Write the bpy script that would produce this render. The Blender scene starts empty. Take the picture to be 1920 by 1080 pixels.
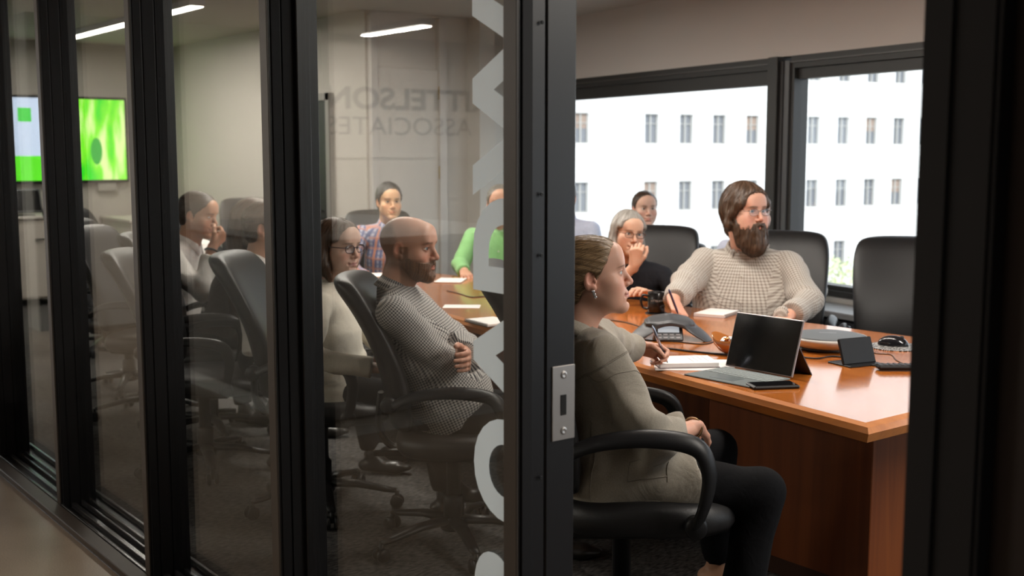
import bpy, math, random
import numpy as np
from mathutils import Matrix, Vector
random.seed(7)
SC = bpy.context.scene
COL = SC.collection
# ---------------------------------------------------------------- camera
# world: X along the glass partition, Y into the meeting room, Z up; the camera stands in the hall
FPX = 2144.0; EYE = 1.5
YAW = math.atan(1660/FPX); PIT = math.atan(253/FPX)
_F = np.array([-math.cos(YAW), math.sin(YAW), 0.]); _R = np.array([math.sin(YAW), math.cos(YAW), 0.]); _Z = np.array([0, 0, 1.])
_FW = _F*math.cos(PIT)-_Z*math.sin(PIT); _UP = _Z*math.cos(PIT)+_F*math.sin(PIT); _C = np.array([0, 0, EYE])
def at(x, y, dep):
    """world point seen at pixel (x, y) of the 1920x1080 photograph, dep metres along the view axis"""
    return _C+(_FW+_R*((x-960)/FPX)+_UP*((540-y)/FPX))*dep
def atz(x, y, z):
    d = _FW+_R*((x-960)/FPX)+_UP*((540-y)/FPX); return _C+d*((z-EYE)/d[2])
cam = bpy.data.cameras.new('camera'); cam.sensor_width = 36; cam.lens = 36*FPX/1920
cam_o = bpy.data.objects.new('camera', cam); COL.objects.link(cam_o)
cam_o.matrix_world = Matrix(((_R[0], _UP[0], -_FW[0], 0), (_R[1], _UP[1], -_FW[1], 0), (_R[2], _UP[2], -_FW[2], EYE), (0, 0, 0, 1)))
cam.clip_start = .05; cam.clip_end = 400
cam.dof.use_dof = True; cam.dof.focus_distance = 3.35; cam.dof.aperture_fstop = 4.0
SC.camera = cam_o
# ---------------------------------------------------------------- exposure, sky, sun
SC.view_settings.view_transform = 'Standard'; SC.view_settings.look = 'None'; SC.view_settings.gamma = 1; SC.view_settings.use_curve_mapping = False
SC.view_settings.exposure = 0.32
SC.cycles.max_bounces = 9; SC.cycles.diffuse_bounces = 5; SC.cycles.glossy_bounces = 5; SC.cycles.transparent_max_bounces = 24
SC.cycles.sample_clamp_indirect = 4; SC.cycles.caustics_reflective = False; SC.cycles.caustics_refractive = False
world = bpy.data.worlds.new('world'); SC.world = world; world.use_nodes = True
_bg = world.node_tree.nodes['Background']; _bg.inputs[0].default_value = (.86, .93, 1.0, 1); _bg.inputs[1].default_value = 2.0
sun = bpy.data.lights.new('sun', 'SUN'); sun.energy = 2.0; sun.angle = .02; sun.color = (1, .97, .92)
sun_o = bpy.data.objects.new('sun', sun); COL.objects.link(sun_o)
sun_o.rotation_euler = Vector((-.80, .28, -.62)).to_track_quat('-Z', 'Y').to_euler()      # comes over our own building onto the facade across the street
def area(name, loc, size, energy, color, rot=(0, 0, 0), portal=False):
    l = bpy.data.lights.new(name, 'AREA'); l.shape = 'RECTANGLE'; l.size, l.size_y = size; l.energy = energy; l.color = color
    if portal: l.cycles.is_portal = True
    o = bpy.data.objects.new(name, l); o.location = loc; o.rotation_euler = rot; COL.objects.link(o); return o
# ---------------------------------------------------------------- helpers
def V(*a): return np.array(a, dtype=np.float64)
def nrm(v):
    v = np.asarray(v, float); return v/(np.linalg.norm(v)+1e-12)

def link(o, parent=None):
    COL.objects.link(o)
    if parent is not None: o.parent = parent
    return o

def mesh_obj(name, verts, faces, m=None, parent=None, smooth=False, loc=None, rz=0.0):
    me = bpy.data.meshes.new(name)
    if isinstance(verts, np.ndarray): verts = verts.tolist()
    if isinstance(faces, np.ndarray): faces = faces.tolist()
    me.from_pydata(verts, [], faces)
    if m is not None:
        for k in (m if isinstance(m, (list, tuple)) else [m]): me.materials.append(k)
    if smooth: me.polygons.foreach_set('use_smooth', [True]*len(me.polygons))
    me.update()
    o = bpy.data.objects.new(name, me)
    if loc is not None: o.location = tuple(loc)
    o.rotation_euler[2] = rz
    return link(o, parent)

def empty(name, loc=(0,0,0), rz=0.0):
    o = bpy.data.objects.new(name, None); o.location = tuple(loc); o.rotation_euler[2] = rz
    o.empty_display_size = .1
    return link(o)

def tag(o, label, cat, group=None):
    o['label'] = label; o['category'] = cat
    if group: o['group'] = group
    return o

def struct(o, label=None):
    o['kind'] = 'structure'
    if label: o['label'] = label
    return o

class MB:
    """collects simple solids into one mesh"""
    def __init__(s): s.v = []; s.f = []; s.mi = []
    def add(s, vs, fs, mi=0):
        b = len(s.v); s.v += [tuple(float(c) for c in q) for q in vs]; s.f += [tuple(b+i for i in f) for f in fs]; s.mi += [mi]*len(fs)
    def box(s, c, size, rz=0.0, mi=0, tilt=None, bev=0.0):
        hx, hy, hz = [q/2 for q in size]
        if bev > 0:
            b = min(bev, hx*.9, hy*.9, hz*.9)
            vs = []; idx = {}
            for sx in (-1, 1):
                for sy in (-1, 1):
                    for sz in (-1, 1):
                        for ax in range(3):
                            p = [sx*hx, sy*hy, sz*hz]
                            for k in range(3):
                                if k != ax: p[k] -= (sx, sy, sz)[k]*b
                            idx[(sx, sy, sz, ax)] = len(vs); vs.append(p)
            fs = []
            def qd(keys): fs.append([idx[k] for k in keys])
            S = (-1, 1)
            for a in S:
                o = [(-1,-1),(1,-1),(1,1),(-1,1)]
                qd([(a, p, q, 0) for p, q in (o if a > 0 else o[::-1])])
                qd([(p, a, q, 1) for p, q in (o[::-1] if a > 0 else o)])
                qd([(p, q, a, 2) for p, q in (o if a > 0 else o[::-1])])
            for a in S:
                for c2 in S:
                    k = [(a, c2, -1, 0), (a, c2, 1, 0), (a, c2, 1, 1), (a, c2, -1, 1)]; qd(k if a*c2 < 0 else k[::-1])
                    k = [(a, -1, c2, 0), (a, 1, c2, 0), (a, 1, c2, 2), (a, -1, c2, 2)]; qd(k if a*c2 > 0 else k[::-1])
                    k = [(-1, a, c2, 1), (1, a, c2, 1), (1, a, c2, 2), (-1, a, c2, 2)]; qd(k if a*c2 < 0 else k[::-1])
            for a in S:
                for b2 in S:
                    for c2 in S:
                        k = [(a, b2, c2, 0), (a, b2, c2, 1), (a, b2, c2, 2)]; qd(k if a*b2*c2 > 0 else k[::-1])
        else:
            vs = [(sx*hx, sy*hy, sz*hz) for sz in (-1, 1) for sx, sy in ((-1,-1),(1,-1),(1,1),(-1,1))]
            fs = [(3,2,1,0),(4,5,6,7),(0,1,5,4),(1,2,6,5),(2,3,7,6),(3,0,4,7)]
        M = Matrix.Rotation(rz, 3, 'Z')
        if tilt: M = M @ Matrix.Rotation(tilt[1], 3, tilt[0])
        vs = [tuple(M @ Vector(q) + Vector(c)) for q in vs]
        s.add(vs, fs, mi); return s
    def span(s, lo, hi, mi=0, bev=0.0):
        c = [(a+b)/2 for a, b in zip(lo, hi)]; z = [abs(b-a) for a, b in zip(lo, hi)]
        return s.box(c, z, mi=mi, bev=bev)
    def prism(s, poly, z0, z1, mi=0):
        n = len(poly); vs = [(x, y, z0) for x, y in poly]+[(x, y, z1) for x, y in poly]
        a = sum(poly[i][0]*poly[(i+1)%n][1]-poly[(i+1)%n][0]*poly[i][1] for i in range(n))
        fs = [tuple(range(n))[::-1], tuple(range(n, 2*n))]+[(i, (i+1)%n, n+(i+1)%n, n+i) for i in range(n)]
        if a < 0: fs = [f[::-1] for f in fs]
        s.add(vs, fs, mi); return s
    def tube(s, pts, r, n=10, mi=0, caps=True, flat=1.0, up=(0,0,1), closed=False):
        pts = [V(*q) for q in pts]; m = len(pts); rs = r if isinstance(r, (list, tuple, np.ndarray)) else [r]*m
        vs = []; a0 = None
        for i, q in enumerate(pts):
            if closed: t = nrm(pts[(i+1)%m]-pts[i-1])
            else: t = nrm(pts[min(i+1, m-1)]-pts[max(i-1, 0)])
            if a0 is None:
                a = np.cross(t, up); 
                if np.linalg.norm(a) < 1e-3: a = np.cross(t, (1,0,0))
            else: a = a0 - t*np.dot(a0, t)
            a = nrm(a); a0 = a; b = np.cross(a, t)
            for k in range(n):
                th = 2*math.pi*k/n
                vs.append(q + a*math.cos(th)*rs[i] + b*math.sin(th)*rs[i]*flat)
        fs = []
        for i in range(m if closed else m-1):
            j = (i+1) % m
            for k in range(n): fs.append((i*n+k, j*n+k, j*n+(k+1)%n, i*n+(k+1)%n))
        if caps and not closed: fs += [tuple(range(n)), tuple(range((m-1)*n, m*n))[::-1]]
        s.add(vs, fs, mi); return s
    def lathe(s, prof, c=(0,0,0), n=24, mi=0, axis=None):
        M = Matrix.Identity(3)
        if axis is not None: M = Vector((0,0,1)).rotation_difference(Vector(axis)).to_matrix()
        vs = []
        for r, z in prof:
            for k in range(n):
                th = 2*math.pi*k/n; vs.append(tuple(M @ Vector((r*math.cos(th), r*math.sin(th), z)) + Vector(c)))
        fs = [(i*n+k, i*n+(k+1)%n, (i+1)*n+(k+1)%n, (i+1)*n+k) for i in range(len(prof)-1) for k in range(n)]
        if prof[0][0] > 1e-6: fs.append(tuple(range(n))[::-1])
        if prof[-1][0] > 1e-6: fs.append(tuple(range((len(prof)-1)*n, len(prof)*n)))
        s.add(vs, fs, mi); return s
    def build(s, name, m, parent=None, smooth=False, loc=None, rz=0.0, bevel=0.0, auto=False):
        o = mesh_obj(name, s.v, s.f, m, parent, smooth, loc, rz)
        if len(set(s.mi)) > 1: o.data.polygons.foreach_set('material_index', s.mi)
        if auto:
            e = o.modifiers.new('e', 'EDGE_SPLIT'); e.split_angle = math.radians(40)
            o.data.polygons.foreach_set('use_smooth', [True]*len(o.data.polygons))
        if bevel > 0:
            b = o.modifiers.new('b', 'BEVEL'); b.width = bevel; b.segments = 2; b.limit_method = 'ANGLE'
        return o

def spline(pts, n=6, closed=False):
    pts = [V(*q) for q in pts]; out = []; m = len(pts)
    rng = range(m) if closed else range(m-1)
    for i in rng:
        g = (lambda k: pts[k % m]) if closed else (lambda k: pts[min(max(k, 0), m-1)])
        p0, p1, p2, p3 = g(i-1), g(i), g(i+1), g(i+2)
        for j in range(n):
            t = j/n
            out.append(.5*((2*p1)+(-p0+p2)*t+(2*p0-5*p1+4*p2-p3)*t*t+(-p0+3*p1-3*p2+p3)*t**3))
    if not closed: out.append(pts[-1])
    return out

# ---------------------------------------------------------------- materials
MATS = {}
def mat(name, col=(.5,.5,.5), rough=.5, metal=0.0, spec=.5, coat=0.0, emit=None, est=1.0, noise=None, bump=None, attr=None, sheen=0.0, sss=0.0):
    """noise=(scale, amount)   bump=(scale, strength)"""
    if name in MATS: return MATS[name]
    m = bpy.data.materials.new(name); m.use_nodes = True; nt = m.node_tree; N = nt.nodes; L = nt.links
    b = N['Principled BSDF']
    b.inputs['Base Color'].default_value = (*col, 1); b.inputs['Roughness'].default_value = rough
    b.inputs['Metallic'].default_value = metal; b.inputs['Specular IOR Level'].default_value = spec
    b.inputs['Coat Weight'].default_value = coat; b.inputs['Coat Roughness'].default_value = .08
    if sheen: b.inputs['Sheen Weight'].default_value = sheen
    if sss:
        b.inputs['Subsurface Weight'].default_value = sss; b.inputs['Subsurface Radius'].default_value = (1,.35,.2); b.inputs['Subsurface Scale'].default_value = .006
    if emit: b.inputs['Emission Color'].default_value = (*emit, 1); b.inputs['Emission Strength'].default_value = est
    tc = N.new('ShaderNodeTexCoord')
    csrc = None
    if attr:
        a = N.new('ShaderNodeAttribute'); a.attribute_name = attr; csrc = a.outputs['Color']; L.new(csrc, b.inputs['Base Color'])
    if noise:
        n = N.new('ShaderNodeTexNoise'); n.inputs['Scale'].default_value = noise[0]; n.inputs['Detail'].default_value = 5
        L.new(tc.outputs['Object'], n.inputs['Vector'])
        mr = N.new('ShaderNodeMapRange'); mr.inputs['From Min'].default_value = .3; mr.inputs['From Max'].default_value = .7
        mr.inputs['To Min'].default_value = 1-noise[1]; mr.inputs['To Max'].default_value = 1+noise[1]
        L.new(n.outputs['Fac'], mr.inputs['Value'])
        mx = N.new('ShaderNodeMix'); mx.data_type = 'RGBA'; mx.blend_type = 'MULTIPLY'; mx.inputs[0].default_value = 1
        if csrc: L.new(csrc, mx.inputs[6])
        else: mx.inputs[6].default_value = (*col, 1)
        L.new(mr.outputs[0], mx.inputs[7]); L.new(mx.outputs[2], b.inputs['Base Color'])
    if bump:
        n = N.new('ShaderNodeTexNoise'); n.inputs['Scale'].default_value = bump[0]; n.inputs['Detail'].default_value = 6
        L.new(tc.outputs['Object'], n.inputs['Vector'])
        bp = N.new('ShaderNodeBump'); bp.inputs['Strength'].default_value = bump[1]; bp.inputs['Distance'].default_value = .002 if len(bump) < 3 else bump[2]
        L.new(n.outputs['Fac'], bp.inputs['Height']); L.new(bp.outputs[0], b.inputs['Normal'])
    MATS[name] = m; return m

def nodes(name):
    m = bpy.data.materials.new(name); m.use_nodes = True
    MATS[name] = m
    nt = m.node_tree; return m, nt.nodes, nt.links, nt.nodes['Principled BSDF']

def cloth_check(name, bg, fg, period, mode='gingham', fg2=None, rough=.9, duty=.5, bump=.35):
    """woven check from the UV layer (metres)"""
    m, N, L, b = nodes(name); b.inputs['Roughness'].default_value = rough; b.inputs['Sheen Weight'].default_value = .2
    uv = N.new('ShaderNodeUVMap'); sp = N.new('ShaderNodeSeparateXYZ'); L.new(uv.outputs[0], sp.inputs[0])
    def stripe(out, per, du):
        d = N.new('ShaderNodeMath'); d.operation = 'DIVIDE'; d.inputs[1].default_value = per; L.new(out, d.inputs[0])
        w = N.new('ShaderNodeMath'); w.operation = 'PINGPONG'; w.inputs[1].default_value = .5; L.new(d.outputs[0], w.inputs[0])
        r = N.new('ShaderNodeMapRange'); r.inputs['From Min'].default_value = du*.5-.05; r.inputs['From Max'].default_value = du*.5+.05
        r.inputs['To Min'].default_value = 1; r.inputs['To Max'].default_value = 0
        L.new(w.outputs[0], r.inputs['Value']); return r.outputs[0]
    def mix(f, a, c):
        x = N.new('ShaderNodeMix'); x.data_type = 'RGBA'
        if isinstance(f, float): x.inputs[0].default_value = f
        else: L.new(f, x.inputs[0])
        for i, q in ((6, a), (7, c)):
            if isinstance(q, tuple): x.inputs[i].default_value = (*q, 1)
            else: L.new(q, x.inputs[i])
        return x.outputs[2]
    s1 = stripe(sp.outputs[0], period, duty); s2 = stripe(sp.outputs[1], period, duty)
    if mode == 'gingham':
        av = N.new('ShaderNodeMath'); av.operation = 'ADD'; L.new(s1, av.inputs[0]); L.new(s2, av.inputs[1])
        hv = N.new('ShaderNodeMath'); hv.operation = 'MULTIPLY'; hv.inputs[1].default_value = .5; L.new(av.outputs[0], hv.inputs[0])
        col = mix(hv.outputs[0], bg, fg)
    elif mode == 'grid':
        mxm = N.new('ShaderNodeMath'); mxm.operation = 'MAXIMUM'; L.new(s1, mxm.inputs[0]); L.new(s2, mxm.inputs[1])
        col = mix(mxm.outputs[0], bg, fg)
    else:  # plaid
        s3 = stripe(sp.outputs[0], period*2.3, .22); s4 = stripe(sp.outputs[1], period*2.3, .22)
        c = mix(s1, bg, fg); h = N.new('ShaderNodeMath'); h.operation = 'MULTIPLY'; h.inputs[1].default_value = .6; L.new(s2, h.inputs[0])
        c = mix(h.outputs[0], c, fg); c = mix(s3, c, fg2); h = N.new('ShaderNodeMath'); h.operation = 'MULTIPLY'; h.inputs[1].default_value = .6; L.new(s4, h.inputs[0])
        col = mix(h.outputs[0], c, fg2)
    L.new(col, b.inputs['Base Color'])
    tc = N.new('ShaderNodeTexCoord'); n = N.new('ShaderNodeTexNoise'); n.inputs['Scale'].default_value = 26; n.inputs['Detail'].default_value = 4; n.inputs['Distortion'].default_value = .8
    L.new(tc.outputs['Object'], n.inputs['Vector']); bp = N.new('ShaderNodeBump'); bp.inputs['Strength'].default_value = bump; bp.inputs['Distance'].default_value = .012
    L.new(n.outputs['Fac'], bp.inputs['Height']); L.new(bp.outputs[0], b.inputs['Normal'])
    return m

def cloth(name, col, rough=.9, bump=.4, scale=22, spec=.3, dist=.012):
    if name in MATS: return MATS[name]
    m, N, L, b = nodes(name); b.inputs['Roughness'].default_value = rough; b.inputs['Sheen Weight'].default_value = .12 if max(col) > .1 else 0
    b.inputs['Specular IOR Level'].default_value = spec
    tc = N.new('ShaderNodeTexCoord')
    n2 = N.new('ShaderNodeTexNoise'); n2.inputs['Scale'].default_value = 350; n2.inputs['Detail'].default_value = 2; L.new(tc.outputs['Object'], n2.inputs['Vector'])
    mr = N.new('ShaderNodeMapRange'); mr.inputs['From Min'].default_value = .3; mr.inputs['From Max'].default_value = .7; mr.inputs['To Min'].default_value = .86; mr.inputs['To Max'].default_value = 1.12
    L.new(n2.outputs['Fac'], mr.inputs['Value'])
    mx = N.new('ShaderNodeMix'); mx.data_type = 'RGBA'; mx.blend_type = 'MULTIPLY'; mx.inputs[0].default_value = 1; mx.inputs[6].default_value = (*col, 1)
    L.new(mr.outputs[0], mx.inputs[7]); L.new(mx.outputs[2], b.inputs['Base Color'])
    n = N.new('ShaderNodeTexNoise'); n.inputs['Scale'].default_value = scale; n.inputs['Detail'].default_value = 4; n.inputs['Distortion'].default_value = 1.0
    L.new(tc.outputs['Object'], n.inputs['Vector']); bp = N.new('ShaderNodeBump'); bp.inputs['Strength'].default_value = bump; bp.inputs['Distance'].default_value = dist
    L.new(n.outputs['Fac'], bp.inputs['Height'])
    bp2 = N.new('ShaderNodeBump'); bp2.inputs['Strength'].default_value = .25; bp2.inputs['Distance'].default_value = .001
    L.new(n2.outputs['Fac'], bp2.inputs['Height']); L.new(bp.outputs[0], bp2.inputs['Normal']); L.new(bp2.outputs[0], b.inputs['Normal'])
    return m

def hair_mat(name, dark, light, across=260., along=5., rough=.42):
    if name in MATS: return MATS[name]
    m, N, L, b = nodes(name); b.inputs['Roughness'].default_value = rough; b.inputs['Specular IOR Level'].default_value = .45
    uv = N.new('ShaderNodeUVMap'); mp = N.new('ShaderNodeMapping'); mp.inputs['Scale'].default_value = (across, along, 1); L.new(uv.outputs[0], mp.inputs[0])
    n = N.new('ShaderNodeTexNoise'); n.inputs['Scale'].default_value = 1; n.inputs['Detail'].default_value = 4; n.inputs['Roughness'].default_value = .65; L.new(mp.outputs[0], n.inputs['Vector'])
    cr = N.new('ShaderNodeValToRGB'); cr.color_ramp.elements[0].position = .34; cr.color_ramp.elements[1].position = .68
    cr.color_ramp.elements[0].color = (*dark, 1); cr.color_ramp.elements[1].color = (*light, 1)
    L.new(n.outputs['Fac'], cr.inputs[0]); L.new(cr.outputs[0], b.inputs['Base Color'])
    bp = N.new('ShaderNodeBump'); bp.inputs['Strength'].default_value = .55; bp.inputs['Distance'].default_value = .003
    L.new(n.outputs['Fac'], bp.inputs['Height']); L.new(bp.outputs[0], b.inputs['Normal'])
    return m

def glass_mat(name, tint=(1,1,1), base=.04, rough=0.0, haze=0.0):
    if name in MATS: return MATS[name]
    m = bpy.data.materials.new(name); m.use_nodes = True; nt = m.node_tree; N = nt.nodes; L = nt.links; N.clear()
    out = N.new('ShaderNodeOutputMaterial'); tr = N.new('ShaderNodeBsdfTransparent'); tr.inputs[0].default_value = (*tint, 1)
    gl = N.new('ShaderNodeBsdfGlossy'); gl.inputs['Roughness'].default_value = rough
    lw = N.new('ShaderNodeLayerWeight'); lw.inputs['Blend'].default_value = .5
    pw = N.new('ShaderNodeMath'); pw.operation = 'POWER'; pw.inputs[1].default_value = 5; L.new(lw.outputs['Facing'], pw.inputs[0])
    ma = N.new('ShaderNodeMath'); ma.operation = 'MULTIPLY_ADD'; ma.inputs[1].default_value = 1-base; ma.inputs[2].default_value = base; L.new(pw.outputs[0], ma.inputs[0])
    mx = N.new('ShaderNodeMixShader'); L.new(ma.outputs[0], mx.inputs[0]); L.new(tr.outputs[0], mx.inputs[1]); L.new(gl.outputs[0], mx.inputs[2])
    L.new(mx.outputs[0], out.inputs[0]); MATS[name] = m; return m

# ---------------------------------------------------------------- implicit surfaces
class Grid:
    def __init__(s, lo, hi, h):
        s.lo = np.array(lo, np.float32); s.h = h
        s.n = [int(math.ceil((b-a)/h))+1 for a, b in zip(lo, hi)]
        s.ax = [(s.lo[i]+h*np.arange(s.n[i])).astype(np.float32) for i in range(3)]
        s.d = np.ones(s.n, np.float32)
    def sl(s, lo, hi):
        r = []
        for i in range(3):
            a = max(0, int((lo[i]-s.lo[i])/s.h)-1); b = min(s.n[i], int((hi[i]-s.lo[i])/s.h)+3)
            r.append(slice(a, max(a, b)))
        return tuple(r)
    def put(s, fn, lo, hi, k=0.0, mode='u'):
        m = k*1.3+.012
        r = s.sl([q-m for q in lo], [q+m for q in hi])
        if any(q.stop <= q.start for q in r): return
        X = s.ax[0][r[0]][:, None, None]; Y = s.ax[1][r[1]][None, :, None]; Z = s.ax[2][r[2]][None, None, :]
        v = fn(X, Y, Z).astype(np.float32); a = s.d[r]
        if mode == 'u':
            if k > 0:
                h = np.clip(.5+.5*(v-a)/k, 0, 1); s.d[r] = v+(a-v)*h-k*h*(1-h)
            else: s.d[r] = np.minimum(a, v)
        elif mode == 's':
            v = -v
            if k > 0:
                h = np.clip(.5-.5*(v-a)/k, 0, 1); s.d[r] = v+(a-v)*h+k*h*(1-h)
            else: s.d[r] = np.maximum(a, v)
        elif mode == 'i': s.d[r] = np.maximum(a, v)
    def ell(s, c, r, k=0.0, mode='u', R=None):
        c = np.asarray(c, float); r = np.asarray(r, float); e = max(r) if R is not None else None
        def fn(X, Y, Z):
            x, y, z = X-c[0], Y-c[1], Z-c[2]
            if R is not None:
                x, y, z = [x*R[0][i]+y*R[1][i]+z*R[2][i] for i in range(3)]
            k0 = np.sqrt((x/r[0])**2+(y/r[1])**2+(z/r[2])**2); k1 = np.sqrt((x/r[0]**2)**2+(y/r[1]**2)**2+(z/r[2]**2)**2)+1e-9
            return k0*(k0-1)/k1
        ext = np.array([e]*3) if e else r
        s.put(fn, c-ext, c+ext, k, mode); return s
    def cap(s, a, b, ra, rb=None, k=0.0, mode='u', flat=None, fold=None):
        a = np.asarray(a, float); b = np.asarray(b, float); rb = ra if rb is None else rb; ab = b-a; L2 = float(ab@ab)+1e-12; Ln = math.sqrt(L2)
        def fn(X, Y, Z):
            x, y, z = X-a[0], Y-a[1], Z-a[2]
            t = np.clip((x*ab[0]+y*ab[1]+z*ab[2])/L2, 0, 1)
            qx, qy, qz = x-t*ab[0], y-t*ab[1], z-t*ab[2]
            if flat is not None:
                n, f = flat; c = (qx*n[0]+qy*n[1]+qz*n[2])*(1/f-1); qx, qy, qz = qx+c*n[0], qy+c*n[1], qz+c*n[2]
            rr = ra+(rb-ra)*t
            if fold is not None:
                amp, fr, side, e0, e1 = fold
                w = nrm(np.cross(ab, side)); u2 = nrm(np.cross(w, ab))
                ph = (qx*w[0]+qy*w[1]+qz*w[2])/max(ra, rb); ph2 = (qx*u2[0]+qy*u2[1]+qz*u2[2])/max(ra, rb)
                env = e0*(1-t)**2+e1*t**2+.18
                rr = rr+amp*env*np.sin(t*Ln*fr+1.9*ph+1.3*np.sin(2.1*ph2+t*5))
            d = np.sqrt(qx*qx+qy*qy+qz*qz)-rr
            return d*(flat[1] if flat is not None else 1)
        R = max(ra, rb); s.put(fn, np.minimum(a, b)-R, np.maximum(a, b)+R, k, mode); return s
    def chain(s, pts, rs, k=0.0, mode='u', flat=None):
        for i in range(len(pts)-1): s.cap(pts[i], pts[i+1], rs[i], rs[i+1], k, mode, flat)
        return s
    def loft(s, P, T, side, tab, k=0.0, mode='u', pw=2.0):
        """elliptic column from P to T; tab rows (t, half width, half depth, forward offset); side = unit vector to the right"""
        P = np.asarray(P, float); T = np.asarray(T, float); up = T-P; Ln = np.linalg.norm(up); up = up/Ln
        sd = nrm(np.asarray(side, float)-up*np.dot(side, up)); fw = np.cross(up, sd)
        tt, wx, wy, yo = [np.array(q) for q in zip(*tab)]
        def fn(X, Y, Z):
            x, y, z = X-P[0], Y-P[1], Z-P[2]
            t = (x*up[0]+y*up[1]+z*up[2])/Ln; a = x*sd[0]+y*sd[1]+z*sd[2]; b = x*fw[0]+y*fw[1]+z*fw[2]
            W = np.interp(t, tt, wx); D = np.interp(t, tt, wy); b = b-np.interp(t, tt, yo)
            q = (np.abs(a/W)**pw+np.abs(b/D)**pw)**(1/pw)
            d = (q-1)*np.minimum(W, D)
            return np.maximum(d, np.maximum(tt[0]-t, t-tt[-1])*Ln)
        R = max(max(wx), max(wy)+max(abs(yo)))
        s.put(fn, np.minimum(P, T)-R, np.maximum(P, T)+R, k, mode); return s
    def halfcut(s, c, n, R, side2=None):
        """removes what lies beyond the plane (c, n) inside the ball of radius R about c"""
        c = np.asarray(c, float); n = nrm(n)
        def fn(X, Y, Z):
            x, y, z = X-c[0], Y-c[1], Z-c[2]
            return np.maximum(-(x*n[0]+y*n[1]+z*n[2]), np.sqrt(x*x+y*y+z*z)-R)
        s.put(fn, c-R, c+R, 0, 's'); return s
    def ripple(s, amp, sc=1.0, seed=0.0, stretch=(1,1,1)):
        X, Y, Z = s.ax[0][:, None, None]*sc*stretch[0], s.ax[1][None, :, None]*sc*stretch[1], s.ax[2][None, None, :]*sc*stretch[2]
        w = np.sin(X*17+seed+2.2*np.sin(Z*11+seed)+1.5*np.sin(Y*9))+np.sin(Y*21+2*np.sin(Z*13+X*7+seed))+.6*np.sin(Z*34+3*np.sin(X*12+Y*15+seed))
        s.d += (amp*w/2.6).astype(np.float32); return s
    def mesh(s):
        d = s.d; d[0] = d[-1] = 1; d[:, 0] = d[:, -1] = 1; d[:, :, 0] = d[:, :, -1] = 1
        ins = d < 0; n = s.n
        c = np.zeros([q-1 for q in n], np.int8)
        for i in (0, 1):
            for j in (0, 1):
                for k in (0, 1): c += ins[i:n[0]-1+i, j:n[1]-1+j, k:n[2]-1+k]
        act = (c > 0) & (c < 8); I = np.argwhere(act); idx = np.full(act.shape, -1, np.int32); idx[act] = np.arange(len(I))
        acc = np.zeros((len(I), 3)); cnt = np.zeros(len(I))
        for ax in range(3):
            o = [q for q in range(3) if q != ax]
            for u in (0, 1):
                for w in (0, 1):
                    off = np.zeros(3, int); off[o[0]] = u; off[o[1]] = w; A = I+off; B = A.copy(); B[:, ax] += 1
                    da = d[A[:, 0], A[:, 1], A[:, 2]]; db = d[B[:, 0], B[:, 1], B[:, 2]]; m = (da < 0) != (db < 0)
                    t = np.where(m, da/(da-db+1e-12), 0); p = off[None].astype(float).repeat(len(I), 0); p[:, ax] += t
                    acc[m] += p[m]; cnt[m] += 1
        Vt = s.lo+(I+acc/cnt[:, None])*s.h
        F = []
        for ax in range(3):
            o = [(ax+1) % 3, (ax+2) % 3]
            a = ins[tuple(slice(None, -1) if i == ax else slice(None) for i in range(3))]
            b = ins[tuple(slice(1, None) if i == ax else slice(None) for i in range(3))]
            for sgn in (0, 1):
                m = (a & ~b) if sgn == 0 else (~a & b)
                E = np.argwhere(m)
                if not len(E): continue
                q = []
                for du, dw in ((-1, -1), (0, -1), (0, 0), (-1, 0)):
                    e = E.copy(); e[:, o[0]] += du; e[:, o[1]] += dw; q.append(idx[e[:, 0], e[:, 1], e[:, 2]])
                q = np.stack(q, 1)
                F.append(q if sgn == 0 else q[:, ::-1])
        F = np.concatenate(F); F = F[(F >= 0).all(1)]
        return Vt, F

def smoothv(Vt, F, it=1, w=.5):
    Vt = Vt.copy()
    for _ in range(it):
        acc = np.zeros_like(Vt); cnt = np.zeros(len(Vt))
        for a, b in ((0,1),(1,2),(2,3),(3,0)):
            np.add.at(acc, F[:, a], Vt[F[:, b]]); np.add.at(acc, F[:, b], Vt[F[:, a]])
            np.add.at(cnt, F[:, a], 1); np.add.at(cnt, F[:, b], 1)
        Vt += w*(acc/cnt[:, None]-Vt)
    return Vt

def np_mesh(name, Vt, F, mats, parent=None, col=None, uv=None, mi=None, smooth=True):
    me = bpy.data.meshes.new(name); nf = len(F)
    me.vertices.add(len(Vt)); me.vertices.foreach_set('co', np.asarray(Vt, np.float32).ravel())
    me.loops.add(nf*4); me.loops.foreach_set('vertex_index', np.asarray(F, np.int32).ravel())
    me.polygons.add(nf); me.polygons.foreach_set('loop_start', np.arange(0, nf*4, 4, dtype=np.int32))
    for m in (mats if isinstance(mats, (list, tuple)) else [mats]): me.materials.append(m)
    if smooth: me.polygons.foreach_set('use_smooth', np.ones(nf, bool))
    if mi is not None: me.polygons.foreach_set('material_index', np.asarray(mi, np.int32))
    me.update(calc_edges=True)
    if col is not None:
        a = me.color_attributes.new('Col', 'FLOAT_COLOR', 'POINT')
        c4 = np.ones((len(Vt), 4), np.float32); c4[:, :3] = col; a.data.foreach_set('color', c4.ravel())
    if uv is not None:
        u = me.uv_layers.new(name='UVMap'); u.data.foreach_set('uv', np.asarray(uv, np.float32).ravel())
    o = bpy.data.objects.new(name, me)
    return link(o, parent)

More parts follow.
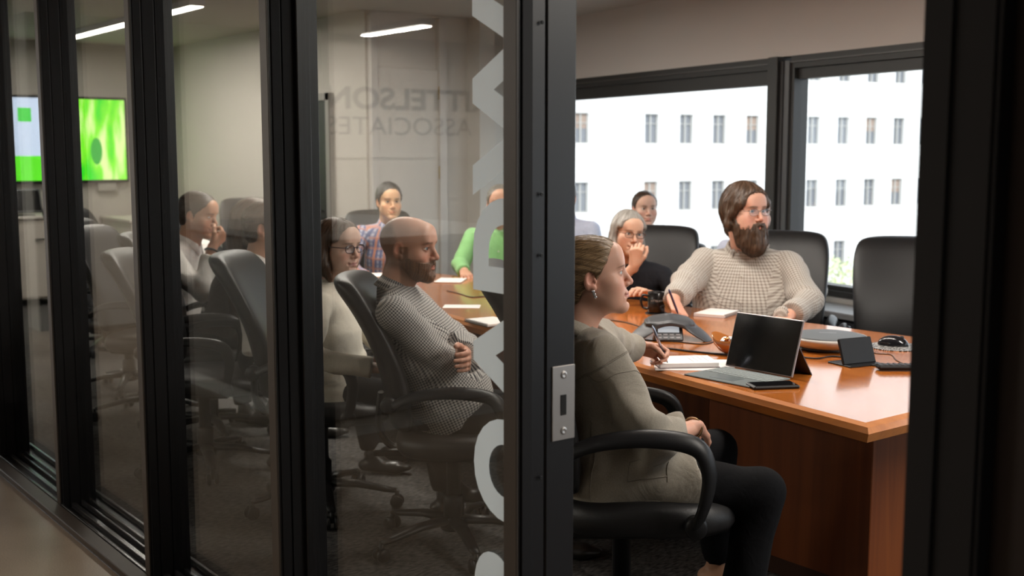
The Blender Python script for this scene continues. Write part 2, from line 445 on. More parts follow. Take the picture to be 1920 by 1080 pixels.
def seg_uv(Vt, F, segs):
    """uv in metres round the nearest segment (a, b, r, ref)"""
    cen = Vt[F].mean(1); best = np.full(len(F), 1e9); sid = np.zeros(len(F), int)
    for i, (a, b, r, ref) in enumerate(segs):
        ab = b-a; t = np.clip(((cen-a)@ab)/(ab@ab), 0, 1); dd = np.linalg.norm(cen-a-t[:, None]*ab, axis=1)-r
        m = dd < best; best[m] = dd[m]; sid[m] = i
    uv = np.zeros((len(F), 4, 2))
    for i, (a, b, r, ref) in enumerate(segs):
        m = np.where(sid == i)[0]
        if not len(m): continue
        ax = nrm(b-a); e1 = nrm(ref-ax*np.dot(ref, ax)); e2 = np.cross(ax, e1)
        def ang(p):
            q = p-a; return np.arctan2(q@e2, q@e1), q@ax
        ac, _ = ang(cen[m])
        for k in range(4):
            an, v = ang(Vt[F[m, k]]); dd = (an-ac+math.pi) % (2*math.pi)-math.pi
            uv[m, k, 0] = (ac+dd)*r; uv[m, k, 1] = v
    return uv.reshape(-1, 2)
# ---------------------------------------------------------------- people
def rot(yaw=0., pitch=0., roll=0.):
    """head frame: yaw + turns to the person's left, pitch + looks up, roll + tilts to the right"""
    return np.array((Matrix.Rotation(yaw, 3, 'Z') @ Matrix.Rotation(pitch, 3, 'X') @ Matrix.Rotation(roll, 3, 'Y')))

def gauss(P, c, r):
    q = (P-np.array(c))/np.array(r); return np.exp(-(q**2).sum(1))

def head_skin(h, neck_to, nr, s):
    """head in its own frame: faces +Y, eyes at z=.005; neck runs down to neck_to (same frame)"""
    w = s.get('wide', 1.0); jw = s.get('jaw', 1.0); nose = s.get('nose', 1.0); fat = s.get('fat', 0.0); fem = s.get('fem', 0)
    lo = [-.105, min(-.13, neck_to[1]-.09), neck_to[2]-.05]; hi = [.105, max(.135, neck_to[1]+.09), .14]
    lo[0] = min(lo[0], neck_to[0]-.09); hi[0] = max(hi[0], neck_to[0]+.09)
    g = Grid(lo, hi, h)
    g.ell((0, -.018, .033), (.074*w, .096, .082))
    g.ell((0, .030, .040), (.062*w, .058, .060), k=.03)
    g.ell((0, .022, -.035), (.058*w+fat*.5, .064, .080), k=.03)
    for sx in (-1, 1):
        g.cap((sx*(.043 if fem else .047)*w*jw, -.002, -.050), (sx*.013*jw, .068, -.095), .018+fat*.4, .015+fat*.3, k=.03)
        g.ell((sx*.041*w, .052, -.022), (.024+fat, .024+fat, .020+fat), k=.022)
        if fem: g.ell((sx*.036*w, .044, -.046), (.024, .030, .036), k=.035)
        else: g.ell((sx*.036*w, .042, -.048), (.024, .030, .034), k=.03)
        if fat: g.ell((sx*.040*w, .045, -.060), (.026+fat, .028+fat, .028+fat), k=.03)
    g.ell((0, .076, -.099), (.018*jw+.004, .015, .015), k=.020)
    g.cap((-.030, .079, .026), (.030, .079, .026), .0075 if fem else .0105, k=.016)
    g.ell((0, .072, .052), (.045, .020, .035), k=.03)
    for sx in (-1, 1):
        g.ell((sx*.031, .097, .006), (.016, .014, .011), k=.012, mode='s')
        g.ell((sx*.031, .0725, .006), (.0152, .0148, .0135), k=.004)          # lid ball
    # nose
    g.cap((0, .084, .016), (0, .100*1+.004*nose, -.022), .0075, .0095*nose, k=.012)
    g.ell((0, .105+.004*(nose-1)*3, -.0285), (.0105*nose, .0115*nose, .0095), k=.007)
    for sx in (-1, 1):
        g.ell((sx*.0115*nose, .0945, -.0325), (.0078, .0100, .0075), k=.005)
        g.ell((sx*.0062, .1015, -.0405), (.0036, .0052, .0040), k=.002, mode='s')
    # mouth
    g.ell((0, .077, -.062), (.030, .017, .022), k=.016)
    for sx in (-1, 1):
        g.cap((sx*.020, .0845, -.0605), (sx*.004, .0925, -.0575), .0026, .0042, k=.006)
        g.cap((sx*.018, .0845, -.0665), (0, .0920, -.0690), .0030, .0052, k=.006)
        g.cap((sx*.025, .0865, -.0632), (0, .1000, -.0630), .0011, .0015, k=.003, mode='s')
        g.ell((sx*.027, .086, -.063), (.005, .005, .006), k=.006, mode='s')
    g.cap((-.012, .0895, -.081), (.012, .0895, -.081), .004, k=.010, mode='s')
    g.cap((0, .0955, -.049), (0, .0965, -.052), .0016, k=.004, mode='s')
    # ears
    for sx in (-1, 1):
        R = np.array(Matrix.Rotation(sx*-.38, 3, 'Z') @ Matrix.Rotation(.22, 3, 'X'))
        ex = sx*(.073*w)
        g.ell((ex, -.012, -.001), (.0085, .019, .031), k=.006, R=R.T)
        g.ell((ex+sx*.0075, -.009, .004), (.0055, .0115, .018), k=.003, mode='s', R=R.T)
        g.ell((ex, -.004, -.025), (.006, .009, .010), k=.006)
        g.ell((ex+sx*.001, .003, -.006), (.004, .004, .007), k=.003)
    # neck
    nk = np.asarray(neck_to, float)
    g.cap((0, -.028, -.040), nk, nr, nr*1.06, k=.025)
    g.cap((0, -.002, -.070), nk+np.array([0, .02, 0]), nr*.72, nr*.6, k=.03)
    g.ell(nk+np.array([0, .0, -.02]), (nr*1.12, nr*.98, .04), k=.02)
    # lid opening: cut the ball so that the eyeball shows
    op = s.get('eye_open', 1.0)
    for sx in (-1, 1):
        cx = sx*.031
        def fn(X, Y, Z, cx=cx, sx=sx):
            x = (X-cx)/.0138; z = (Z-.0055-.06*(X-cx)*sx)/(.0060*op); z = z+.0*x
            return np.maximum((np.sqrt(x*x+z*z)-1)*.0060*op, .076-Y)+0*Y
        g.put(fn, (cx-.015, .076, -.004), (cx+.015, .10, .016), .0012, 's')
    return g

def skin_cols(P, s):
    tone = np.array(s.get('tone', (.55, .33, .24)))
    c = np.tile(tone, (len(P), 1)); sides = (-1, 1)
    def blend(w, col):
        nonlocal c
        w = np.clip(w, 0, 1)[:, None]; c = c*(1-w)+np.array(col)*w
    red = tone*np.array([1.10, .72, .68]); fem = s.get('fem', 0)
    for sx in sides:
        blend(.55*gauss(P, (sx*.042, .07, -.030), (.022, .03, .020)), red)
        blend(.6*gauss(P, (sx*.078, -.012, -.002), (.012, .022, .034)), red)
        blend(.45*gauss(P, (sx*.031, .085, .002), (.018, .02, .012)), tone*np.array([.66, .58, .60]))
    blend(.55*gauss(P, (0, .108, -.030), (.014, .014, .014)), red)
    lip = s.get('lip', tone*np.array([.95, .52, .52]))
    z0 = P[:, 2]+.0635; fr = (P[:, 1] > .074)
    m = fr*np.exp(-((np.abs(P[:, 0])/.0245)**6))*np.exp(-((z0/(.0092*(1-.45*np.abs(P[:, 0])/.024)))**4))
    blend(.85*m, lip)
    blend(fr*.8*np.exp(-((P[:, 0]/.023)**6))*np.exp(-((z0-.0003)/.0012)**2), tone*.25)
    # brows
    bc = np.array(s.get('brow', (.06, .035, .02)))
    for sx in sides:
        x = sx*P[:, 0]-.031; zc = .0262+.10*x-.06*np.maximum(x, 0)-13*np.maximum(x-.002, 0)**2; th = .0028*(1-.35*x/.02) if fem else .0042
        m = (P[:, 1] > .055)*np.exp(-((x/.0195)**6))*np.exp(-((P[:, 2]-zc)/th)**2); blend(.8*m, bc)
        m = (P[:, 1] > .070)*np.exp(-((x/.0145)**6))*np.exp(-((P[:, 2]-.0112+12*x*x)/.0015)**2); blend(.9*m, bc*.35)
        m = (P[:, 1] > .070)*np.exp(-((x/.0135)**6))*np.exp(-((P[:, 2]-.0002-10*x*x)/.0010)**2); blend(.45*m, bc*.6)
    st = s.get('stubble')
    if st:
        x, y, z = P.T
        face = np.clip((-.028-z+.35*np.maximum(0, y-.02)*0)/.010, 0, 1)*np.clip((y+.012)/.012, 0, 1)*np.clip((z+.150)/.02, 0, 1)
        side = np.clip((.022-np.abs(y-.008))/.010, 0, 1)*(z < .012)*(np.abs(x) > .045)
        w = np.maximum(face*np.clip(1-gauss(P, (0, .1, -.064), (.018, .05, .008))*1.6, 0, 1)*(1-.8*gauss(P, (0, .11, -.03), (.02, .03, .017)))*(1-.9*gauss(P, (.034, .08, -.035), (.016, .03, .022)))*(1-.9*gauss(P, (-.034, .08, -.035), (.016, .03, .022))), side)
        blend(w*st[1], st[0])
    bz = s.get('buzz')
    if bz:
        x, y, z = P.T
        w = np.clip((.012-.55*z-y)/.02, 0, 1)*np.clip((.105-z-0.25*np.maximum(y+.04,0))/.03, 0, 1)*np.clip((z+.075)/.02, 0, 1)
        w *= 1-gauss(P, (.078, -.010, -.002), (.014, .022, .036))*1.2; w = np.clip(w, 0, 1)*(1-np.clip(gauss(P, (-.078, -.010, -.002), (.014, .022, .036))*1.2, 0, 1))
        blend(w*bz[1], bz[0])
    nz = .5+.5*np.sin(P[:, 0]*900+3*np.sin(P[:, 2]*700))*np.sin(P[:, 1]*800+2*np.sin(P[:, 0]*650))
    return np.clip(c*(1+.05*(nz[:, None]-.5)), 0, 1)

HAIRLINE = {'man': [(-.12,-.075),(-.085,-.060),(-.050,-.038),(-.028,-.034),(-.026,.004),(-.01,.010),(.012,.016),(.030,.034),(.050,.054),(.062,.068),(.074,.084),(.088,.11),(.12,.14)],
            'woman_back': [(-.12,-.085),(-.085,-.070),(-.055,-.050),(-.030,-.036),(-.024,-.022),(-.012,-.004),(.010,.018),(.030,.030),(.050,.044),(.072,.060),(.090,.082),(.12,.12)]}

def hair_shell(h, kind, t, w=1.0, extra=None, vol=0.0, line=None):
    g = Grid((-.14, -.17, -.19), (.14, .13, .17), h)
    g.ell((0, -.020-vol*.3, .034+vol*.3), (.0745*w+t, .097+t+vol*.5, .0825+t+vol*.5))
    g.ell((0, -.045, -.02), (.058*w+t, .055+t, .075), k=.03)
    hl = HAIRLINE[line or kind]; zz = [q[0] for q in hl]; yy = [q[1] for q in hl]
    g.ell((0, .026, .041), (.063*w+t, .058+t*.9, .061+t), k=.02)
    def fn(X, Y, Z):
        ym = np.interp(Z, zz, yy)+0*X
        dent = .010*np.exp(-((np.abs(X)-.042)/.016)**2)*(Z > .04)
        return (Y-(ym-dent))*.75
    g.put(fn, (-.14, -.17, -.19), (.14, .13, .17), 0, 'i')
    for sx in (-1, 1):
        g.ell((sx*.082*w, -.010, -.004), (.020, .017, .028), k=.004, mode='s')
    if extra: extra(g)
    return g

def hair_ripple(g, amp, kind):
    X, Y, Z = g.ax[0][:, None, None], g.ax[1][None, :, None], g.ax[2][None, None, :]
    if kind == 'back':
        ph = np.arctan2(X, Z-.01+.35*Y)
    elif kind == 'down': ph = np.arctan2(X, Y+.02)+.6*np.maximum(Z-.06, 0)*10
    else: ph = np.arctan2(X, Z-.02)*.8+Y*3
    g.d += (amp*(np.sin(ph*38+4*np.sin(Z*18+Y*13))*.6+np.sin(ph*71+Z*30)*.5+np.sin(ph*17+Y*22))).astype(np.float32)

def hair_uv(P, F, kind):
    x, y, z = P.T
    if kind == 'back': u = np.arctan2(x, z-.01+.35*y)*.09; v = y-z*.5
    elif kind == 'down': u = np.arctan2(x, y+.02)*.09; v = z-.3*y
    else: u = np.arctan2(x, z-.02)*.08; v = y
    uv = np.stack([u, v], 1)[F]; r = uv[:, :, 0].max(1)-uv[:, :, 0].min(1) > .2
    uv[r, :, 0] = uv[r, :1, 0]
    return uv.reshape(-1, 2)

def hand_chain(g, W, d, n, thumb, curl, s=1.0, spread=.1, tcurl=.3, k=.006):
    """W wrist, d finger direction, n palm-side normal, thumb = unit vector to the thumb side"""
    W = np.asarray(W, float); d = nrm(d); n = nrm(np.asarray(n)-d*np.dot(n, d)); l = nrm(np.cross(d, n))
    if np.dot(l, thumb) < 0: l = -l
    off = [.029, .0095, -.0105, -.029]; base = [.088, .092, .087, .078]; Ls = [.070, .078, .072, .056]; rs = [.0090, .0093, .0088, .0078]
    g.cap(W-d*.02*s, W+d*.02*s, .024*s, .025*s, k=.01, flat=(n, .72))
    for i in range(4):
        b = W+(d*base[i]+l*off[i])*s
        g.cap(W+(d*.012+l*off[i]*.55)*s, b, .0145*s, .0115*s, k=.012, flat=(n, .9))
        c = curl[i] if isinstance(curl, (list, tuple)) else curl
        cs = c if isinstance(c, (list, tuple)) else (c, c*1.1, c*.7)
        a = 0; p = b; L = Ls[i]*s; sp = spread*(1.5-i)/1.5
        dd = nrm(d+l*sp*.35)
        for j, fr in enumerate((.46, .30, .25)):
            a += cs[j]; q = p+(dd*math.cos(a)+n*math.sin(a))*L*fr
            g.cap(p, q, rs[i]*s*(1-.10*j), rs[i]*s*(.93-.11*j), k=k*.6); p = q
    tb = W+(d*.022+l*.022+n*.008)*s
    t1 = tb+(d*.030+l*.022+n*.012)*s; dt = nrm(d*.8+l*(.55-.8*tcurl)+n*(.15+tcurl)); t2 = t1+dt*.032*s
    dt2 = nrm(d*.85+l*(.3-1.0*tcurl)+n*(.1+tcurl*1.1)); t3 = t2+dt2*.026*s
    g.cap(tb, t1, .0160*s, .0125*s, k=.012); g.cap(t1, t2, .0112*s, .0105*s, k=.004); g.cap(t2, t3, .0102*s, .0082*s, k=.003)
    return t3

def ik(a, c, l1, l2, pole):
    a = np.asarray(a, float); c = np.asarray(c, float); v = c-a; D = np.linalg.norm(v)
    D2 = min(D, (l1+l2)*.995); x = (l1*l1-l2*l2+D2*D2)/(2*D2); hgt = math.sqrt(max(l1*l1-x*x, 1e-6))
    u = v/D; p = nrm(np.asarray(pole, float)-u*np.dot(pole, u)); return a+u*x+p*hgt

def skin_material():
    return mat('skin', attr='Col', rough=.48, spec=.4, sss=.12, bump=(420, .25, .0008))

def eye_mats(iris):
    return [mat('sclera', (.62, .58, .55), rough=.12), mat('iris_%02d%02d%02d' % tuple(int(c*99) for c in iris), iris, rough=.1), mat('pupil', (.004, .004, .004), rough=.08)]

def seam(shirt, lines, m, r=.0013, name='seam', lift=.0004):
    '''raised stitching laid over a garment; lines are guide points in the person's frame'''
    from mathutils.bvhtree import BVHTree
    me = shirt.data; bv = BVHTree.FromPolygons([v.co for v in me.vertices], [tuple(p.vertices) for p in me.polygons]); mb = MB()
    for ln in lines:
        pts = []
        for p in spline(ln, 8):
            h = bv.find_nearest(Vector(p)); pts.append(np.array(h[0]+h[1]*lift))
        mb.tube(pts, r, n=6)
    o = mb.build(name, m, shirt, True); return o

def strands(ho, kind, R, hd, hs, m, count, length, rad=.0010, seed=1):
    '''loose locks lying over a hair mesh'''
    from mathutils import kdtree
    me = ho.data; n = len(me.vertices); co = np.empty(n*3); me.vertices.foreach_get('co', co); co = co.reshape(-1, 3)
    no = np.empty(n*3); me.vertices.foreach_get('normal', no); no = no.reshape(-1, 3); rs = np.random.RandomState(seed)
    kd = kdtree.KDTree(n)
    for i, c in enumerate(co): kd.insert(c, i)
    kd.balance(); vs = []; fs = []; uv = []
    fl = {'down': (0, -.05, -1), 'back': (0, -1, -.35), 'x': (0, -.7, -.7)}[kind]; fl = R @ np.array(fl)
    for q in rs.randint(0, n, count):
        p = co[q]+no[q]*.0008; L = length*rs.uniform(.5, 1.2); st = L/5; dev = rs.normal(size=3)*.09; ring = []; un = rs.uniform()
        for j in range(6):
            i = kd.find(p)[1]; nn = no[i]; t = fl+dev; t = t-nn*np.dot(t, nn); t = t/(np.linalg.norm(t)+1e-9)
            off = co[i]+nn*(.0012+.0010*math.sin(j)+.0016*(j/5)**2*rs.uniform(0, 1.6)); p = p*.35+(off+(p-co[i])-nn*np.dot(p-co[i], nn))*.65
            b = np.cross(nn, t); r = rad*(1-.15*j)*math.sin(math.pi*min(1, (j+.6)/2.5)/2 if j < 2 else math.pi/2)
            for a in (0, 2.09, 4.19): vs.append(p+(b*math.cos(a)*1.6+nn*math.sin(a))*r); uv.append((un*.09, j*.01))
            p = p+t*st
        base = len(vs)-18
        for j in range(5):
            for k in range(3): fs.append((base+j*3+k, base+j*3+(k+1) % 3, base+j*3+3+(k+1) % 3, base+j*3+3+k))
    F = np.array(fs); o = np_mesh('strands', np.array(vs), F, m, ho, uv=np.array(uv)[F].reshape(-1, 2)); o['kind'] = 'stuff'

def person(loc, rz, label, s, group=None):
    """s holds the pose and look; all joints in the person's own frame (origin on the floor under the pelvis, +Y forward, +X right)"""
    root = empty('person', loc, rz); tag(root, label, 'person', group)
    c, sn = math.cos(rz), math.sin(rz)
    def toL(p):      # world to person frame
        x, y, z = p[0]-loc[0], p[1]-loc[1], p[2]-loc[2]; return V(c*x+sn*y, -sn*x+c*y, z)
    B = s.get('build', 1.0); hs = s.get('hs', 1.0); h = s.get('res', .0032)
    pel = V(*s.get('pelvis', (0, 0, .53))); nb = V(*s['neck']); hd = V(*s['head']); fem = s.get('fem', 0)
    R = rot(*s.get('hrot', (0, 0, 0)))
    # ---- skin: head and neck
    nk = R.T @ ((nb-hd)/hs)
    g = head_skin(h, nk, s.get('nr', .048 if fem else .057), s); P, F = g.mesh()
    col = skin_cols(P, s); Vs = [(P*hs) @ R.T+hd]; Fs = [F]; Cs = [col]; nv = len(P)
    # ---- arms
    sw = s.get('sw', .165 if fem else .195); up = nrm(nb-pel); sd = s.get('side', V(1, 0, 0)); sd = nrm(sd-up*np.dot(sd, up))
    fwd_ = np.cross(up, sd)*s.get('shf', 0.0); SH = [nb-up*s.get('drop', .055)-sd*sw+fwd_, nb-up*s.get('drop', .055)+sd*sw+fwd_]     # left, right
    arms = []; la, lf = s.get('la', (.27, .25) if fem else (.295, .265))
    for i, key in enumerate(('L', 'R')):
        a = s.get('arm'+key)
        if a is None: continue
        W = toL(a['w']) if a.get('world', True) else V(*a['w'])
        pole = a.get('pole', (-.5+i, -.3, -1)); E = ik(SH[i], W, la, lf, pole)
        d = W-E; W = E+nrm(d)*min(np.linalg.norm(d), lf*1.12); arms.append((i, SH[i], E, W, a))
    cuffs = s.get('cuff', .93)
    tone = np.array(s.get('tone', (.55, .33, .24)))
    for i, S, E, W, a in arms:
        if not a.get('hand', True): continue
        dr = np.asarray(a.get('dir', nrm(W-E)), float); n = np.asarray(a.get('n', (0, 0, -1)), float); th = np.asarray(a.get('th', (1-2*i, 0, 0)), float)
        if a.get('wd', False):
            M = np.array([[c, sn, 0], [-sn, c, 0], [0, 0, 1.]]); dr, n, th = M @ dr, M @ n, M @ th
        p0 = E+(W-E)*.35; q = W+nrm(dr)*.1
        lo = np.minimum(np.minimum(p0, W), q)-.12; hi = np.maximum(np.maximum(p0, W), q)+.12
        hh = a.get('res', h*.95); gh = Grid(lo, hi, hh); hsz = a.get('s', (.92 if fem else 1.03))
        gh.cap(p0, W, .036*(.85 if fem else 1.05), .0255*(.85 if fem else 1.05))
        hand_chain(gh, W, dr, n, th, a.get('curl', .35), hsz, a.get('spread', .1), a.get('tcurl', .3))
        P2, F2 = gh.mesh(); cc = np.tile(tone*np.array([1.02, .97, .95]), (len(P2), 1))
        Vs.append(P2); Fs.append(F2+nv); Cs.append(cc); nv += len(P2)
    # core of the body inside the clothes
    gb = Grid((-.45, -.4, .3), (.45, .6, 1.25), .03)
    gb.cap(pel, nb-up*.06, .085*B, .07*B)
    gb.cap(SH[0]*.8+SH[1]*.2, SH[1]*.8+SH[0]*.2, .045, k=.03); gb.cap(nb-up*.08, nb, .05, .045, k=.03)
    for i, S, E, W, a in arms: gb.chain([S, E, E+(W-E)*.4], [.040, .034, .028], k=.02)
    P2, F2 = gb.mesh(); Vs.append(P2); Fs.append(F2+nv); Cs.append(np.tile(tone, (len(P2), 1))); nv += len(P2)
    body = np_mesh('body', np.concatenate(Vs), np.concatenate(Fs), skin_material(), root, col=np.concatenate(Cs))
    # ---- eyes
    T = lambda p: R @ (np.asarray(p, float)*hs)+hd
    em = eye_mats(s.get('iris', (.10, .06, .03))); gz = nrm(np.array(s.get('gaze', (0, 1, 0))))
    for sx in (-1, 1):
        n1, n2 = 20, 14; vs = []; fs = []; mi = []
        Q = np.array(Vector((0, 1, 0)).rotation_difference(Vector(gz)).to_matrix())
        for a in range(n2+1):
            th = math.pi*(a/n2)**1.4
            for b in range(n1):
                ph = 2*math.pi*b/n1; q = Q @ np.array([math.sin(th)*math.cos(ph), math.cos(th), math.sin(th)*math.sin(ph)])
                vs.append(tuple(T(np.array([sx*.031, .0722, .006])+q*.0126)))
        for a in range(n2):
            th = math.pi*((a+.5)/n2)**1.4
            for b in range(n1):
                fs.append((a*n1+b, (a+1)*n1+b, (a+1)*n1+(b+1) % n1, a*n1+(b+1) % n1)); mi.append(2 if th < .19 else 1 if th < .47 else 0)
        o = mesh_obj('eye', vs, fs, em, root, True); o.data.polygons.foreach_set('material_index', mi)
    def head_part(g, name, m, kind=None, parent=root, sm=1):
        P, F = g.mesh()
        if sm: P = smoothv(P, F, sm)
        return np_mesh(name, (P*hs) @ R.T+hd, F, m, parent, uv=hair_uv(P, F, kind) if kind else None)
    for hp in s.get('hair', []):
        ho = head_part(hp[0], hp[1], hp[2], hp[3])
        if len(hp) > 4: strands(ho, hp[3], R, hd, hs, hp[2], *hp[4])
    gl = s.get('glasses')
    if gl:
        m = MB(); fm = gl['mat']; rx, rz_ = gl.get('r', (.0235, .0175)); y0 = .099
        for sx in (-1, 1):
            pts = []
            for k in range(24):
                th = 2*math.pi*k/24; e = gl.get('sq', 2.6); ca, sa = math.cos(th), math.sin(th)
                x = sx*.0325+rx*math.copysign(abs(ca)**(2/e), ca); z = .002+rz_*math.copysign(abs(sa)**(2/e), sa)
                pts.append(T((x, y0-.10*abs(x)*abs(x)*8, z)))
            m.tube(pts, gl.get('t', .0014)*hs, n=6, closed=True)
            m.tube([T((sx*.055, y0-.004, .008)), T((sx*.0745, .082, .009)), T((sx*.0785, .02, .008)), T((sx*.079, -.012, .008)), T((sx*.078, -.03, -.008))], gl.get('t', .0014)*hs*1.1, n=6)
        m.tube([T((-.0105, y0-.001, .006)), T((0, y0+.003, .009)), T((.0105, y0-.001, .006))], gl.get('t', .0014)*hs, n=6)
        go = m.build('glasses', fm, root, True)
        for sx in (-1, 1):
            pts = [T((sx*.0325, y0-.002, .002))]
            for k in range(20):
                th = 2*math.pi*k/20; pts.append(T((sx*.0325+rx*.96*math.cos(th), y0-.10*abs(sx*.0325+rx*.96*math.cos(th))**2*8, .002+rz_*.96*math.sin(th))))
            mesh_obj('lens', [tuple(p) for p in pts], [(0, 1+k, 1+(k+1) % 20) for k in range(20)], glass_mat('lens_glass', (.96, .97, .98), base=.06), go)
    # ---- clothes
    nt = T((0, -.02, -.06)); nd = nrm(nt-nb)
    cm = s['shirt']; ch = s.get('cres', .008)
    gs = Grid((-.62, -.42, .40), (.62, .62, nb[2]+.09), ch)
    tab = s.get('torso', [(-.12, .165, .125, .01), (.0, .175, .135, .015), (.3, .155*B, .120*B, .02), (.6, .165*B, .125*B, .01), (.85, .160*B, .100, 0), (1.0, .10, .07, -.005)])
    gs.loft(pel, nb-up*.02, sd, tab, pw=2.3)
    gs.cap(SH[0]+sd*.03-up*.01, SH[1]-sd*.03-up*.01, .062*(.85 if fem else 1), k=.05)
    gs.cap(nb-up*.075, nb+nd*.012, .085 if not fem else .07, s.get('nr', .05)*hs*1.22, k=.03)
    gs.cap(SH[0]+up*.005+sd*.05, nb-up*.022, .045, .050 if not fem else .044, k=.04); gs.cap(SH[1]+up*.005-sd*.05, nb-up*.022, .045, .050 if not fem else .044, k=.04)
    ra = s.get('ra', (.062, .052, .040) if not fem else (.050, .043, .036)); fa = s.get('fold', .005)
    segs = [(pel, nb, .15, V(0, -1, 0))]
    for i, S, E, W, a in arms:
        side = V(.3, 1, .2); cf = a.get('cuff', cuffs)
        We = E+(W-E)*cf
        gs.cap(S, E, ra[0], ra[1], k=s.get('armk', .014), fold=(fa, 36, side, .25, 1.0)); gs.cap(E, We+nrm(W-E)*.05, ra[1], ra[2], k=.012, fold=(fa, 44, side, 1.0, .35))
        if a.get('roll'): gs.cap(E+(W-E)*(cf-a['roll']), We+nrm(W-E)*.03, ra[1]*.5+ra[2]*.5+.008, ra[2]+.007)
        gs.halfcut(We, W-E, .085)
        segs += [(S, E, ra[0], V(.3, -1, 0)), (E, W, ra[1], V(.3, -1, -.3))]
    if s.get('cloth_extra'): s['cloth_extra'](gs, dict(pel=pel, nb=nb, up=up, sd=sd, SH=SH, arms=arms))
    gs.ripple(s.get('rip', .0035), s.get('ripsc', 1.0), s.get('seed', 1.0))
    # neck opening
    if s.get('neck_open'): s['neck_open'](gs, nb, up, sd, nd)
    else: gs.cap(nb+nd*.022, nb+nd*.2, s.get('nr', .05)*hs*1.12, mode='s')
    P, F = gs.mesh(); P = smoothv(P, F, 1)
    sh = np_mesh(s.get('shirt_name', 'shirt'), P, F, cm, root, uv=seg_uv(P, F, segs))
    # ---- collar
    if s.get('collar', True):
        cr = s.get('nr', .05)*hs*1.16; m = MB(); n = 30; vs = []; fs = []
        fwd = np.cross(up, sd); e1 = nrm(sd-nd*np.dot(sd, nd)); e2 = np.cross(nd, e1); hgt = s.get('collar_h', .036)
        for ring in range(4):
            for k in range(n+1):
                t = k/n; cg = s.get('cgap', .22); th = math.pi/2+cg+t*(2*math.pi-2*cg); fr = max(0, math.sin(th))**2
                if ring == 0: rr, z = cr*1.03, -.014-.020*fr
                elif ring == 1: rr, z = cr*1.02, hgt*.9-.022*fr
                elif ring == 2: rr, z = cr*1.08, hgt-.024*fr
                else: rr, z = cr*1.36+.012*fr, -.008-.045*fr**3
                vs.append(tuple(nb+nd*(z+.010)+e1*math.cos(th)*rr+e2*math.sin(th)*rr))
        for r in range(3):
            for k in range(n): fs.append((r*(n+1)+k, r*(n+1)+k+1, (r+1)*(n+1)+k+1, (r+1)*(n+1)+k))
        o = mesh_obj('collar', vs, fs, cm, root, True); me = o.data; uvl = me.uv_layers.new(name='UVMap')
        for p in me.polygons:
            for li in p.loop_indices:
                vi = me.loops[li].vertex_index; uvl.data[li].uv = ((vi % (n+1))/n*.42, (vi//(n+1))*.018)
        so = o.modifiers.new('s', 'SOLIDIFY'); so.thickness = .0025
    if s.get('buttons'):
        m = MB(); fwd = np.cross(up, sd)
        for t, yy in s['buttons']:
            p = pel+(nb-pel)*t+fwd*yy; bt = MB().lathe([(.0, 0), (.0055, 0), (.0055, .002), (.004, .003), (0, .003)], p, 12, axis=fwd+up*.1); bt.build('button', mat('button', (.6, .58, .52), rough=.3), sh, True)
    # ---- legs
    lg = s.get('legs')
    if lg:
        rl = s.get('rl', (.085, .066, .048)); gl_ = Grid((-.45, -.25, 0), (.45, .85, .68), s.get('lres', .011)); pts = []
        for i in (0, 1):
            H = pel+sd*(-.085+.17*i)+V(0, .0, -.01); A = toL(lg[i][1]) if lg[i][0] == 'W' else V(*lg[i]); K = ik(H, A, s.get('ll', (.42, .40))[0], s.get('ll', (.42, .40))[1], (0, .6, 1))
            gl_.cap(H, K, rl[0], rl[1], k=.04, fold=(.004, 50, V(1, 0, 0), .6, .8)); gl_.cap(K, A+V(0, 0, .0), rl[1]*.96, rl[2], k=.02, fold=(.004, 40, V(1, 0, 0), .6, .5)); pts.append((H, K, A))
        gl_.ell(pel+V(0, -.01, 0), (.17, .13, .10), k=.05)
        for H, K, A in pts: gl_.halfcut(A+V(0, 0, .02), A-K, .09)
        P, F = gl_.mesh(); np_mesh('trousers', smoothv(P, F, 1), F, s.get('pants', cloth('black_trousers', (.0035, .0035, .0045), bump=.25, spec=.15)), root)
        for i, (H, K, A) in enumerate(pts):
            f = s.get('foot', (V(0, 1, 0), V(0, 1, 0)))[i]; f = nrm(f); gg = Grid(A-V(.2, .2, .12), A+V(.2, .2, .08), .006)
            heel = A+V(0, 0, -.060)-f*.035; ball = A+V(0, 0, -.072)+f*.11; toe = ball+f*.05
            gg.cap(heel, ball, .032, .036, flat=(V(0, 0, 1), .85)); gg.cap(ball, toe, .036, .026, k=.02, flat=(V(0, 0, 1), .6)); gg.cap(A+V(0, 0, -.005), A+f*.03+V(0, 0, -.045), .036, .036, k=.03)
            gg.put(lambda X, Y, Z, z=A[2]-.1: z-Z+0*X+0*Y, A-V(.2, .2, .12), A+V(.2, .2, .08), 0, 'i')
            P, F = gg.mesh(); np_mesh('shoe', P, F, s.get('shoe', mat('shoe_black', (.02, .018, .016), rough=.35)), root)
    return root, dict(T=T, nb=nb, up=up, sd=sd, SH=SH, arms=arms, shirt=sh, body=body, toL=toL)
